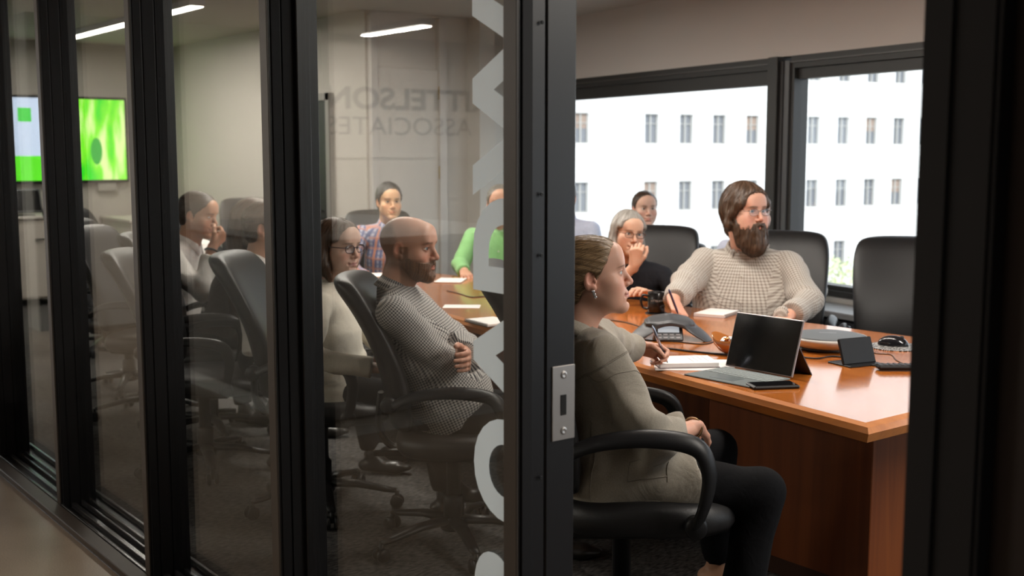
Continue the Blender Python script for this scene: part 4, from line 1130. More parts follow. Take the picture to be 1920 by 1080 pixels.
# tablet computer with keyboard cover
lp = empty('laptop', (-2.535, 3.03, TZ), R_(2)); tag(lp, 'dark detachable laptop with grey keyboard cover open on the near end of the table', 'laptop')
kb = MB().span((-.140, -.222, .0), (.140, -.006, .005), bev=.002).build('keyboard_cover', mat('grey_keyboard', (.11, .13, .13), rough=.6), lp)
ks = MB()
for rr in range(5):
    n = 14; 
    for k in range(n):
        x0 = -.134+k*.268/n
        if rr == 0 and 3 < k < 9: 
            if k == 4: ks.span((x0+.001, -.120, .005), (x0+5*.268/n-.001, -.106, .0062))
            continue
        ks.span((x0+.0012, -.120+rr*.0188, .005), (x0+.268/n-.0012, -.120+rr*.0188+.0158, .0064))
kk = ks.build('keys', mat('grey_keys', (.24, .27, .27), rough=.55), kb); kk['kind'] = 'stuff'
MB().span((-.05, -.195, .005), (.05, -.135, .0056)).build('touchpad', mat('touchpad', (.10, .12, .125), rough=.4), kb)
tl_ = .30
scr = MB().box((0, .0, .0975), (.284, .008, .195), bev=.002).build('screen', mat('tablet_body', (.35, .32, .32), rough=.35, metal=.7), lp); scr.rotation_euler[0] = -tl_; scr.location = (0, 0, .006)
MB().box((0, -.0045, .0975), (.276, .0012, .187)).build('display', mat('dark_display', (.006, .006, .007), rough=.10, spec=.6), scr)
ksd = MB().box((0, 0, -.075), (.27, .003, .15)).build('kickstand', mat('kickstand', (.06, .05, .05), rough=.4, metal=.4), lp)
ksd.location = (0, .034, .118); ksd.rotation_euler[0] = .62
ph = empty('smartphone', (-2.352, 2.885, TZ), R_(-28)); tag(ph, 'black smartphone lying face up beside the laptop', 'phone')
MB().box((0, 0, .006), (.078, .155, .011), bev=.004).build('case', M_plast, ph); MB().box((0, 0, .0121), (.066, .142, .0012)).build('display', MATS['dark_display'], ph)
# conference phone
cp = empty('conference_phone', (-3.265, 3.34, TZ), R_(50)); tag(cp, 'black three-legged conference phone with a lit display in the middle of the table', 'phone')
M_cp = mat('phone_grey', (.045, .047, .052), rough=.45)
g = Grid((-.20, -.20, -.01), (.20, .20, .10), .0035)
for k in range(3):
    th = R_(90+120*k); u = V(math.cos(th), math.sin(th), 0); w = V(-u[1], u[0], 0)
    for t0, t1, za, zb, ra, rb in ((0, .06, .072, .068, .052, .046), (.06, .120, .068, .036, .046, .040), (.120, .165, .036, .006, .040, .034)):
        pn = nrm(np.cross(w, u*(t0-t1)+V(0, 0, za-zb))); g.cap(u*t0+V(0, 0, za), u*t1+V(0, 0, zb), ra, rb, k=.012, flat=(pn, .17))
g.cap((0, 0, .066), (0, 0, .068), .055, k=.02, flat=(V(0, 0, 1), .16))
g.put(lambda X, Y, Z: .0-Z+0*X+0*Y, (-.2, -.2, -.02), (.2, .2, .1), 0, 'i')
for k in range(3):
    th = R_(30+120*k); u = V(math.cos(th), math.sin(th), 0); g.cap(u*.13+V(0, 0, -.03), u*.09+V(0, 0, .0), .05, .02, k=.01, mode='s')
P, F = g.mesh(); np_mesh('shell', smoothv(P, F, 1), F, M_cp, cp)
kp = MB().box((0, 0, .0), (.115, .012, .085), bev=.004).build('keypad', mat('keypad_dark', (.03, .03, .033), rough=.4), cp); kp.location = (-.01, -.082, .034); kp.rotation_euler[0] = -.75
MB().box((0, -.0068, .016), (.085, .0015, .042)).build('display', mat('phone_lcd', (.35, .38, .40), rough=.3, emit=(.75, .82, .88), est=.35), kp)
b = MB()
for i in range(4):
    for j in range(2): b.box((-.038+.025*i, -.0068, -.016-.014*j), (.017, .002, .008))
b.build('keys', mat('grey_phone_keys', (.25, .25, .26), rough=.5), kp)
M_led = mat('green_led', (.0, .5, .1), emit=(.05, 1, .25), est=3)
for k in (1, 2):
    th = R_(90+120*k); u = V(math.cos(th), math.sin(th), 0); MB().lathe([(0, 0), (.004, 0), (.003, .002), (0, .002)], u*.085+V(0, 0, .064), 10).build('status_light', M_led, cp)
MB().box((0, .01, .0775), (.05, .014, .002)).build('label_plate', mat('phone_plate', (.3, .3, .31), rough=.3, metal=.6), cp)
# disc speakerphone
dk = empty('speaker_disc', (-2.70, 3.63, TZ), R_(38)); tag(dk, 'round low grey speakerphone with a pale rim behind the laptop', 'speakerphone')
MB().lathe([(0, 0), (.110, 0), (.118, .006), (.118, .014)], n=48).build('base', M_plast, dk, True)
MB().lathe([(.118, .014), (.150, .040), (.152, .048), (.146, .052)], n=48).build('rim', mat('silver_rim', (.55, .52, .48), rough=.5), dk, True)
MB().lathe([(.148, .051), (.12, .058), (.05, .062), (0, .063)], n=48).build('grille', mat('grey_grille', (.10, .11, .12), rough=.6, bump=(500, .4)), dk, True)
flat_text('lettering', 'ClearOne', (-.032, -.006, .0632), (1, 0, 0), (0, 1, 0), w=.064, m=mat('grey_print', (.5, .5, .52)), parent=dk)
# mouse and pad
pd = MB().lathe([(0, 0), (.105, 0), (.107, .002), (.104, .004), (0, .004)], n=40).build('mouse_pad', None, loc=(-2.56, 3.87, TZ))
m, N, L, bb = nodes('striped_pad'); tc = N.new('ShaderNodeTexCoord'); wv = N.new('ShaderNodeTexWave'); wv.inputs['Scale'].default_value = 22; wv.inputs['Distortion'].default_value = 14; wv.inputs['Detail Scale'].default_value = 1.2
L.new(tc.outputs['Object'], wv.inputs[0]); cr = N.new('ShaderNodeValToRGB'); cr.color_ramp.interpolation = 'CONSTANT'; cr.color_ramp.elements[0].color = (.02, .02, .022, 1); cr.color_ramp.elements[1].position = .62; cr.color_ramp.elements[1].color = (.42, .40, .38, 1)
L.new(wv.outputs['Fac'], cr.inputs[0]); L.new(cr.outputs[0], bb.inputs['Base Color']); pd.data.materials.append(m); pd.data.materials.pop(index=0) if len(pd.data.materials) > 1 else None
tag(pd, 'round dark mouse pad with pale squiggles near the far edge of the table', 'mouse pad')
g = Grid((-.05, -.08, -.01), (.05, .08, .06), .0025); g.ell((0, 0, .004), (.033, .058, .036)); g.put(lambda X, Y, Z: .0-Z+0*X+0*Y, (-.05, -.08, -.02), (.05, .08, .05), 0, 'i'); P, F = g.mesh()
ms = empty('computer_mouse', (-2.575, 3.875, TZ+.004), R_(-62)); tag(ms, 'glossy black computer mouse resting on the patterned pad', 'mouse')
np_mesh('shell', P, F, mat('gloss_black', (.01, .01, .012), rough=.15), ms); MB().lathe([(0, -.004), (.008, -.004), (.009, 0), (.008, .004), (0, .004)], (0, .032, .032), 14, axis=(1, 0, 0)).build('scroll_wheel', M_rubber, ms, True)
# small touch panel on a stand
tp = empty('touch_panel', (-2.42, 3.44, TZ), R_(78)); tag(tp, 'small black tilted touch panel standing on the bare table', 'touch panel')
MB().box((0, .02, .003), (.15, .12, .006), bev=.002).build('base', M_plast, tp)
q = MB().box((0, 0, .045), (.15, .012, .095), bev=.003).build('panel', M_plast, tp); q.rotation_euler[0] = -.35; q.location = (0, .0, .006)
MB().box((0, .0068, .045), (.138, .0015, .08)).build('display', MATS['dark_display'], q)
# handset lying at the right
rm = empty('remote_control', (-2.262, 3.475, TZ), R_(-38)); tag(rm, 'black remote control lying beyond the touch panel at the right', 'remote')
MB().box((0, 0, .012), (.048, .19, .018), bev=.007).build('body', M_plast, rm)
b = MB()
for i in range(3):
    for j in range(6): b.box((-.014+.014*i, -.07+.02*j, .0215), (.009, .010, .003), bev=.001)
b.build('keys', mat('remote_keys', (.05, .05, .055), rough=.6), rm)
q = empty('webcam', (-2.36, 4.02, TZ)); tag(q, 'small black camera puck at the far right of the table', 'webcam')
MB().lathe([(0, 0), (.04, 0), (.042, .006), (.02, .012), (.016, .03)], n=20).build('foot', M_plast, q, True); MB().lathe([(0, -.025), (.026, -.022), (.03, 0), (.026, .022), (0, .025)], (0, 0, .05), 20, axis=(.7, -.7, 0)).build('head', M_plast, q, True)
# foil filled bowl
bw = empty('glass_bowl', (-2.845, 3.235, TZ)); tag(bw, 'small amber glass bowl of foil wrapped sweets behind the laptop', 'bowl')
M_amb = mat('amber_glass', (.35, .12, .03), rough=.08, coat=.6)
n = 32; vs = []; prof = [(.0, .004), (.022, .004), (.040, .014), (.056, .034), (.064, .056)]; pi = [(.060, .056), (.051, .036), (.036, .018), (0, .010)]
mm = MB()
pr = prof+pi
for r0, z0 in pr:
    for k in range(n):
        th = 2*math.pi*k/n; e = 1+.35*abs(math.cos(th))**3*(r0/.064)**2; zz = z0+(.022*abs(math.cos(th))**3 if z0 > .05 else 0)
        vs.append((r0*e*math.cos(th), r0*.85*math.sin(th), zz))
mm.add(vs, [(i*n+k, i*n+(k+1) % n, (i+1)*n+(k+1) % n, (i+1)*n+k) for i in range(len(pr)-1) for k in range(n)]); mm.build('bowl', M_amb, bw, True)
for k in range(9):
    th = k*2.4; rr = .030*math.sqrt((k+.5)/9); w = MB().box((rr*math.cos(th), rr*math.sin(th), .036+.012*(k % 3)), (.024, .018, .014), rz=th*1.7, tilt=('X', th), bev=.005).build('foil_sweet', (mat('foil', (.55, .55, .6), rough=.22, metal=1) if k % 2 else mat('foil_copper', (.5, .22, .08), rough=.25, metal=1)), bw)
# notebooks and paper
def notebook(name, x, y, rz, w, d, t, label, spiral=None, z=TZ, group=None):
    o = empty(name, (x, y, z), R_(rz)); tag(o, label, 'notebook', group)
    MB().box((0, 0, t/2), (w, d, t), bev=.0008).build('pages', M_paper, o)
    MB().box((0, 0, -.0), (w+.006, d+.006, .0016)).build('cover', mat('notebook_cover', (.10, .05, .06), rough=.6), o)
    if spiral:
        b = MB(); n = 24; e = spiral
        for k in range(n):
            tt = -.5+(k+.5)/n; c = (e*w/2, tt*d, t/2) if abs(e) == 1 else (tt*w, (e/2)*d/2, t/2)
            pts = []
            for j in range(10):
                a = 2*math.pi*j/10; pts.append((c[0]+.006*math.cos(a), c[1], c[2]+(.006+t*.2)*math.sin(a)) if abs(e) == 1 else (c[0], c[1]+.006*math.cos(a), c[2]+(.006+t*.2)*math.sin(a)))
            b.tube(pts, .0009, n=5, closed=True)
        b.build('spiral', mat('wire', (.2, .2, .2), rough=.4, metal=.8), o, True)
    return o
def ink_lines(o, w, d, z, n=4):
    b = MB(); rn = random.Random(3)
    for k in range(n):
        x = -w*.38
        while x < w*(.1+.25*rn.random()):
            l = .006+.010*rn.random(); y = d*.36-k*d*.09
            b.tube([(x, y, z), (x+l*.3, y+.0025, z), (x+l*.6, y-.001, z), (x+l, y+.001, z)], .0004, n=4); x += l+.004
    b.build('handwriting', mat('ink', (.40, .40, .46), rough=.8), o)
nb_ = notebook('notepad', -2.80, 2.945, -32, .15, .21, .016, 'open white notepad the woman in the beige jacket is writing in'); ink_lines(nb_, .15, .21, .0165)
pp = MB().box((0, 0, .0012), (.216, .28, .0024)).build('paper_sheets', M_paper, loc=(-2.775, 2.965, TZ), rz=R_(-42)); tag(pp, 'loose white sheets lying under the notepad beside the laptop', 'paper')
nb_.location.z = TZ+.004
notebook('spiral_notebook', -3.60, 4.00, 20, .15, .20, .014, 'white spiral notebook in front of the bearded man', spiral=1)
q = atz(915, 607, TZ); notebook('spiral_notebook', q[0]-.02, q[1]+.03, -6, .20, .15, .010, 'white spiral notebook at the table edge in front of the bald man', spiral=-2)
q = atz(866, 575, TZ); o = MB().box((0, 0, .001), (.12, .18, .002)).build('paper_sheet', M_paper, loc=(q[0], q[1], TZ), rz=R_(-40)); tag(o, 'single white sheet seen behind the shoulder of the bald man', 'paper')
q = atz(845, 527, TZ); o = MB().box((0, 0, .004), (.22, .16, .006), bev=.001).build('paper_stack', M_paper, loc=(q[0], q[1], TZ), rz=R_(-45)); tag(o, 'white stack of papers in front of the man in the green shirt', 'paper')
q = atz(716, 517, TZ); o = MB().box((0, 0, .004), (.22, .28, .006), bev=.001).build('paper_pad', M_paper, loc=(q[0], q[1], TZ), rz=R_(-30)); tag(o, 'white pad of paper in front of the man in the plaid shirt', 'paper')
# mug on its coaster
mg = empty('mug', (-3.80, 3.80, TZ+.004)); tag(mg, 'black mug with small pale lettering on a dark coaster', 'mug')
MB().lathe([(0, 0), (.039, 0), (.041, .004), (.041, .097), (.039, .099), (.037, .097), (.037, .008), (0, .006)], n=36).build('cup', mat('black_glaze', (.010, .009, .009), rough=.18), mg, True)
u = nrm(-_R); MB().tube(spline([u*.039+V(0, 0, .08), u*.062+V(0, 0, .083), u*.072+V(0, 0, .055), u*.062+V(0, 0, .025), u*.039+V(0, 0, .02)], 5), .0062, n=10).build('handle', MATS['black_glaze'], mg, True)
v, f = text_mesh('KITTELSON', .01); v = v-v.min(0); v = v/v[:, 0].max(); am = math.atan2(-.612, .791)
th0 = am-.75; P = [(math.cos(th0+x*1.5)*.0414, math.sin(th0+x*1.5)*.0414, .056+y*.062) for x, y in v]; mesh_obj('lettering', P, f, mat('pale_print', (.35, .33, .32)), mg)
o = MB().lathe([(0, 0), (.052, 0), (.053, .002), (.052, .004), (0, .004)], n=32).build('coaster', M_rubber, loc=(-3.80, 3.80, TZ)); tag(o, 'thin dark coaster under the black mug', 'coaster')
# cables
def cable(label, px, r=.0028, z=None):
    pts = [q if len(q) == 3 else (*atz(q[0], q[1], TZ+r)[:2], TZ+r) for q in px]
    o = MB().tube(spline(pts, 6), r, n=8).build('cable', M_rubber, None, True); tag(o, label, 'cable', 'cables on the table'); return o
cable('thick black cable crossing the table behind the writing hand', [(1188, 653), (1245, 653), (1290, 658), (1350, 664), (1420, 668), (1500, 668)], .004)
cable('thin black cable from the conference phone to the bowl', [(1180, 630), (1210, 637), (1270, 641), (1320, 645), (1345, 638), (1372, 634)], .0022)
cable('thin black cable running left from the conference phone', [(1100, 596), (1145, 600), (1180, 606), (1210, 616)], .0022)
cable('black cable curling from the speakerphone to the touch panel', [(1496, 668), (1530, 672), (1560, 668), (1590, 672), (1620, 682), (1660, 688)], .003)
cable('thin black cable of the computer mouse', [(1632, 650), (1640, 662), (1670, 665), (1680, 675), (1700, 685)], .0016)
cable('thin black cable in front of the man in the green shirt', [(838, 545), (860, 550), (885, 557), (910, 556), (950, 563)], .0026)
# ---------------------------------------------------------------- television wall
tv = empty('television', (XL+.06, 3.56, 1.64), 0); tag(tv, 'wall mounted television showing a bright green and white slide', 'television')
MB().box((0, 0, 0), (.06, 1.58, .90), bev=.006).build('bezel', M_plast, tv)
def lit(name, c, e=1.0): return mat(name, c, rough=.4, emit=c, est=e)
def panel(name, y0, y1, z0, z1, m, x=.032): return MB().span((x-.001, y0, z0), (x, y1, z1)).build(name, m, sc_)
sc_ = MB().span((.030, -.765, -.425), (.031, .765, .425)).build('display', lit('slide_white', (.60, .72, .95), .9), tv)
panel('slide_band', -.765, .06, -.425, -.17, lit('slide_green', (.12, .85, .02), .9))
panel('slide_logo', -.33, -.20, .18, .32, lit('slide_green2', (.04, .65, .05), .9), .033)
# right half: green picture
m, N, L, bb = nodes('slide_picture'); tc = N.new('ShaderNodeTexCoord'); wv = N.new('ShaderNodeTexNoise'); mp = N.new('ShaderNodeMapping'); mp.inputs['Rotation'].default_value = (.5, 0, 0); mp.inputs['Scale'].default_value = (1, 5, 1.3); L.new(tc.outputs['Object'], mp.inputs[0]); L.new(mp.outputs[0], wv.inputs['Vector']); wv.inputs['Scale'].default_value = 1.4
cr = N.new('ShaderNodeValToRGB'); cr.color_ramp.elements[0].position = .36; cr.color_ramp.elements[0].color = (.02, .70, .01, 1); cr.color_ramp.elements[1].position = .66; cr.color_ramp.elements[1].color = (.75, .95, .40, 1); e = cr.color_ramp.elements.new(.52); e.color = (.22, .88, .02, 1)
L.new(wv.outputs['Fac'], cr.inputs[0]); L.new(cr.outputs[0], bb.inputs['Emission Color']); L.new(cr.outputs[0], bb.inputs['Base Color']); bb.inputs['Emission Strength'].default_value = .9
panel('slide_photo', .06, .765, -.425, .425, m)
b = MB()
b.prism([(.10*math.cos(2*math.pi*k/24)*.6, .14*math.sin(2*math.pi*k/24)) for k in range(24)], 0, .001); lf_ = b.build('slide_leaf', lit('slide_dark_green', (.02, .40, .04), .8), sc_); lf_.rotation_euler = (math.pi/2, 0, math.pi/2); lf_.location = (.034, .45, -.12)
b = MB().box((0, 0, 0), (.05, .20, .09), bev=.004).build('bracket_plate', mat('grey_plate', (.4, .38, .35), rough=.5), tv); b.location = (-.02, .56, -.50)
# rolling cabinet with a monitor on it
cb = empty('rolling_cabinet', (-12.0, 3.05, 0)); tag(cb, 'pale rolling cabinet with a hoop handle below the television', 'cabinet')
M_cab = mat('pale_laminate', (.52, .47, .42), rough=.5)
MB().span((-.28, -.55, .07), (.28, .32, .86), bev=.006).build('body', M_cab, cb)
for k in range(2): d = MB().span((.28, -.53+.43*k, .09), (.296, -.12+.43*k, .80), bev=.003).build('door', M_cab, cb); MB().tube([(.30, -.16+.08*k, .50), (.33, -.16+.08*k, .50), (.33, -.16+.08*k, .66), (.30, -.16+.08*k, .66)], .006).build('handle', M_chrome, d, True)
MB().span((-.30, -.57, .86), (.31, .34, .885), bev=.003).build('top', mat('cabinet_top', (.6, .55, .5), rough=.4), cb)
MB().tube(spline([(.30, .28, .18), (.36, .28, .35), (.36, .28, .62), (.34, .20, .66), (.30, .10, .66)], 5), .010).build('push_handle', M_chrome, cb, True)
for sx in (-1, 1):
    for sy in (-.48, .25): MB().lathe([(0, -.012), (.032, -.012), (.034, 0), (.032, .012), (0, .012)], (sx*.22, sy, .034), 16, axis=(0, 1, 0)).build('caster', M_rubber, cb, True)
mo = empty('monitor', (-11.92, 3.10, .885)); tag(mo, 'dark monitor leaning back on the rolling cabinet', 'monitor')
MB().span((-.08, -.10, 0), (.08, .10, .012), bev=.003).build('foot', M_plast, mo); q = MB().box((0, 0, .15), (.03, .40, .24), bev=.005).build('screen', mat('monitor_dark', (.02, .022, .026), rough=.3), mo); q.rotation_euler[1] = -.35; MB().box((.016, 0, .15), (.002, .37, .21)).build('display', MATS['dark_display'], q)
# low side counter with plant by the alcove wall
sd_ = empty('side_counter', (-11.9, 4.40, 0)); tag(sd_, 'low pale counter in the corner right of the television', 'counter')
MB().span((-.55, -.35, 0), (.35, .38, .80), bev=.004).build('body', M_cab, sd_); MB().span((-.57, -.37, .80), (.37, .40, .83), bev=.003).build('top', MATS['cabinet_top'], sd_)
pt = empty('potted_plant', (-11.75, 4.28, .83)); tag(pt, 'tiny dark potted plant on the low side counter', 'plant')
MB().lathe([(0, 0), (.04, 0), (.055, .09), (.048, .09), (.045, .08), (0, .08)], n=18).build('pot', M_plast, pt, True)
rn = random.Random(5)
for k in range(14):
    a = rn.random()*6.28; h = .10+.12*rn.random(); r = .05+.05*rn.random(); u = V(math.cos(a), math.sin(a), 0); w = V(-u[1], u[0], 0)
    vs = [u*.01+V(0, 0, .08)-w*.004, u*.01+V(0, 0, .08)+w*.004, u*r*.6+V(0, 0, .08+h*.7)+w*.016, u*r+V(0, 0, .08+h), u*r*.6+V(0, 0, .08+h*.7)-w*.016]
    lf = mesh_obj('leaf', vs, [(0, 1, 2, 4), (4, 2, 3)], mat('leaf_green', (.04, .09, .03), rough=.5), pt); lf.modifiers.new('s', 'SOLIDIFY').thickness = .001
# white cup on the window ledge
q = WO+WU*(-.68)+WN*(-.16)
cu = empty('white_cup', (q[0], q[1], .56)); tag(cu, 'white china cup with a round handle on the window ledge', 'cup')
MB().lathe([(0, 0), (.034, 0), (.05, .03), (.055, .14), (.050, .14), (.045, .03), (0, .012)], n=28).build('cup', M_white, cu, True)
MB().tube(spline([_R*.05+V(0, 0, .12), _R*.085+V(0, 0, .115), _R*.095+V(0, 0, .075), _R*.08+V(0, 0, .04), _R*.047+V(0, 0, .035)], 5), .007, n=10).build('handle', M_white, cu, True)
# tree in the street
tr = empty('street_tree', (-19.0, 26.0, -12.0)); tag(tr, 'pale leafy street tree low in the right hand window', 'tree')
MB().tube(spline([(0, 0, 0), (.1, 0, 3), (-.1, .1, 6), (0, 0, 9)], 4), [.22-.012*i for i in range(13)], n=10).build('trunk', mat('bark', (.12, .09, .07), rough=.9), tr, True)
b = MB()
for k in range(12):
    a = rn.random()*6.28; z = 5+3.5*rn.random(); l = 1.6+1.2*rn.random(); b.tube([(0, 0, z), (l*.5*math.cos(a), l*.5*math.sin(a), z+.7), (l*math.cos(a), l*math.sin(a), z+1.3)], [.06, .04, .015], n=6)
b.build('branches', MATS['bark'], tr, True)
N_ = 2600; rs = np.random.RandomState(4); dv = rs.normal(size=(N_, 3)); dv /= np.linalg.norm(dv, axis=1)[:, None]; rad = rs.uniform(.5, 1, N_)**.5
Pc = dv*rad[:, None]*np.array([2.6, 2.6, 2.3])+np.array([0, 0, 8.4]); e1 = rs.normal(size=(N_, 3)); e1 /= np.linalg.norm(e1, axis=1)[:, None]; e2 = np.cross(e1, rs.normal(size=(N_, 3))); e2 /= np.linalg.norm(e2, axis=1)[:, None]
Vl = np.stack([Pc-e1*.10, Pc+e2*.05, Pc+e1*.10, Pc-e2*.05], 1).reshape(-1, 3); Fl = np.arange(N_*4).reshape(-1, 4)
o = np_mesh('foliage', Vl, Fl, mat('washed_out_leaves', (.55, .60, .35), rough=.7), tr, smooth=False); o['kind'] = 'stuff'  # leaf colour paled to stand in for overexposed daylight
# ---------------------------------------------------------------- the people
H_near = hair_mat('hair_dark_blond', (.055, .030, .014), (.36, .235, .12))
H_dbrown = hair_mat('hair_dark_brown', (.018, .010, .007), (.075, .042, .026))
H_brown = hair_mat('hair_brown', (.030, .016, .009), (.115, .062, .034))
H_black = hair_mat('hair_black', (.008, .007, .007), (.028, .024, .022))
H_gray = hair_mat('hair_grey', (.16, .145, .13), (.42, .39, .35))
H_gray2 = hair_mat('hair_salt_pepper', (.08, .07, .06), (.27, .25, .22))
H_beard = hair_mat('beard_brown', (.030, .016, .009), (.125, .070, .040), across=420, along=8)
M_gold = mat('wire_frame', (.30, .24, .20), rough=.25, metal=.9); M_gdk = mat('dark_frame', (.025, .012, .022), rough=.25)
def facing(rz): return V(-math.sin(rz), math.cos(rz), 0)
def seat_person(label, px, d, brz, hrz, spec, pitch=0., roll=0., lean=.06, nf=.045, nz=.165, pz=.53, hs=1.0, world=None, group='people seated in the meeting'):
    """px, d: where the head's centre is seen and how deep; brz, hrz: world headings (degrees) of body and head"""
    Hd = at(px[0], px[1], d) if world is None else np.array(world); b = R_(brz); f = facing(b)
    nb = Hd-f*nf-V(0, 0, nz); pel = nb-f*lean; loc = (pel[0], pel[1], 0)
    s = dict(pelvis=(0, 0, pz), neck=(0, lean, nb[2]), head=(0, lean+nf, Hd[2]), hrot=(R_(hrz)-b, pitch, roll), hs=hs); s.update(spec)
    return person(loc, b, label, s, group), V(*loc), Hd
SHORT = [(-.10, .50, .10), (.10, .50, .10)]
def ws(x, y, z): return (x, y, z)

# -- woman in the beige jacket (nearest)
def long_back(g):
    g.ell((0, -.100, -.005), (.034, .034, .034), k=.02)
gN = hair_shell(.0026, 'woman_back', .0085, extra=long_back); hair_ripple(gN, .0007, 'back')
def jacket(g, q):
    pel, up, sd = q['pel'], q['up'], q['sd']; f = np.cross(up, sd)
    g.loft(pel-V(0, 0, .10), pel+V(0, 0, .16), sd, [(0, .205, .185, .03), (.5, .19, .16, .02), (1, .165, .13, .01)], k=.04)
    g.cap(pel+V(0, .06, .01), pel+V(0, .24, .0), .125, .100, k=.06, flat=(V(0, 0, 1), .85))
    for sx in (-1, 1): g.cap(pel+V(sx*.10, .02, .0), pel+V(sx*.12, .25, -.005), .105, .098, k=.04)
    g.halfcut(pel+V(0, .27, 0), V(0, 1, .25), .30)
def jopen(g, nb, up, sd, nd):
    g.cap(nb+nd*.012-V(0, .004, 0), nb+nd*.2, .058, mode='s'); g.cap(nb+V(0, .05, .03), nb+V(0, .10, -.05), .040, .012, k=.01, mode='s')
M_jack = cloth('beige_jacket', (.28, .25, .205), bump=.45, scale=7, dist=.022)
pN = dict(fem=1, res=.0020, hs=.97, tone=(.60, .34, .25), lip=(.50, .18, .17), brow=(.08, .045, .025), iris=(.05, .085, .10), gaze=(.05, 1, .02), eye_open=.85, nose=.92, hair=[(gN, 'hair', H_near, 'back', (900, .05, .0007))],
    shirt=M_jack, pelvis=(0, 0, .585), shirt_name='jacket', cres=.0058, cloth_extra=jacket, neck_open=jopen, rip=.0065, ripsc=1.25, seed=2.1, fold=.012, collar=True, collar_h=.030, sw=.165, shf=.065, ra=(.062, .058, .048), cuff=.80,
    torso=[(-.12, .165, .13, .01), (.0, .17, .14, .015), (.3, .155, .135, .02), (.6, .165, .135, .02), (.85, .165, .115, .015), (1.0, .10, .07, .0)],
    armR=dict(w=at(1304, 800, 3.36), pole=(.8, .1, -1), roll=.24, curl=.7, n=(0, 0, -1), dir=(-.85, .6, -.5), wd=True, th=(-.3, .7, .5)),
    armL=dict(w=(-2.900, 2.832, .812), pole=(-1, -.2, -.6), dir=(.30, .42, -.10), wd=True, n=(.55, -.45, -.55), th=(.3, .3, .9), curl=[(.55, 1.1, .6), (.75, 1.1, .7), (.9, 1.1, .7), (1.0, 1.1, .7)], tcurl=.55, spread=.0, cuff=.78),
    legs=[('W', atz(1345, 1050, .13)), (.13, .37, .10)], foot=(V(.1, 1, -.15), V(0, 1, 0)), rl=(.088, .068, .055), shoe=mat('tan_shoe', (.42, .22, .13), rough=.5), ll=(.45, .45))
(nw, qN), locN, hdN = seat_person('woman in a beige jacket with tied back blond hair writing on a notepad', (1113, 519), 3.30, -38, -41, pN, pitch=.13, lean=-.075, pz=.585, nf=.05, hs=.97)
for i, S, E, W, a in qN['arms']:
    if i == 1:
        c = E+(W-E)*.93; ax = nrm(W-E); e1 = nrm(np.cross(ax, (0, 0, 1))); e2 = np.cross(ax, e1)
        wt = MB().tube([c+(e1*math.cos(t)+e2*math.sin(t))*.029 for t in np.linspace(0, 2*math.pi, 24, endpoint=False)], .0035, n=8, closed=True).build('watch', mat('gold_watch', (.45, .28, .15), rough=.25, metal=.9), nw, True)
        MB().lathe([(0, -.004), (.015, -.004), (.016, .0), (.014, .004), (0, .004)], c+e2*.032, 20, axis=e2).build('watch_case', MATS['gold_watch'], wt, True)
# seams, waist gathers, pocket flap and hem of the jacket
for i, S, E, W, a in qN['arms']:
    if i == 1: SR_, ER_ = S, E
up_, sd_n = qN['up'], qN['sd']; pl_ = V(*pN.get('pelvis', (0, 0, .585))); fw_ = np.cross(up_, sd_n)
ln = []
ad = nrm(ER_-SR_); r1 = nrm(np.cross(ad, fw_)); r2 = np.cross(ad, r1); c0 = SR_+ad*.012
ln.append([c0+(r1*math.cos(t)+r2*math.sin(t))*.075 for t in np.linspace(-2.2, 2.2, 9)])
ln.append([c0+ad*.004+(r1*math.cos(t)+r2*math.sin(t))*.075 for t in np.linspace(-2.2, 2.2, 9)])
ln.append([SR_-up_*.045+fw_*(-.12+.0*k)-sd_n*(.03*k) for k in range(7)])
ln.append([SR_-up_*.045+fw_*(-.12+.24*k/6)+sd_n*.03 for k in range(7)])
for z in (.515, .520): ln.append([V(.26*math.cos(t), .05+.26*math.sin(t), z) for t in np.linspace(-1.6, 1.4, 12)])
ln.append([V(.22, -.05, z) for z in np.linspace(.50, .78, 6)])
ln.append([V(.22, .17, z) for z in np.linspace(.60, .66, 3)]); ln.append([V(.22, .06+.11*k/4, .60+.004*k) for k in range(5)]); ln.append([V(.22, .06+.11*k/4, .66+.004*k) for k in range(5)]); ln.append([V(.22, .06, z) for z in np.linspace(.60, .66, 3)])
seam(qN['shirt'], ln, cloth('beige_seam', (.20, .175, .14), bump=.2))
T = qN['T']
er = MB()
for k in range(3): er.lathe([(0, -.0055), (.0045, -.0035), (.0055, 0), (.0045, .0035), (0, .0055)], T((.079, -.006+.002*k, -.034-.0085*k)), 12)
er.build('earring', M_chrome, nw, True)
cl_ = MB(); 
pen = empty('pen', (0, 0, 0)); a0, a1 = V(-2.815, 2.905, TZ+.020), V(-2.93, 2.865, TZ+.165); ax = nrm(a1-a0)
a0 = onto(1252, 681, TZ+.022); a1 = at(1223, 611, float((a0-_C)@_FW)-.05); ax = nrm(a1-a0); Lp = float(np.linalg.norm(a1-a0))
tag(pen, 'silver and blue pen in the hand of the woman in the beige jacket', 'pen'); pen.location = tuple(a0); a0 = V(0, 0, 0)
MB().lathe([(0, 0), (.0012, .002), (.004, .014), (.0048, .02), (.0048, Lp*.55)], a0, 12, axis=ax).build('barrel', mat('pen_dark', (.03, .03, .05), rough=.3), pen, True)
MB().lathe([(.0049, Lp*.30), (.0050, Lp*.90), (.0035, Lp*.97), (.0026, Lp), (0, Lp)], a0, 12, axis=ax).build('sleeve', mat('pen_silver', (.42, .45, .55), rough=.2, metal=.9), pen, True)

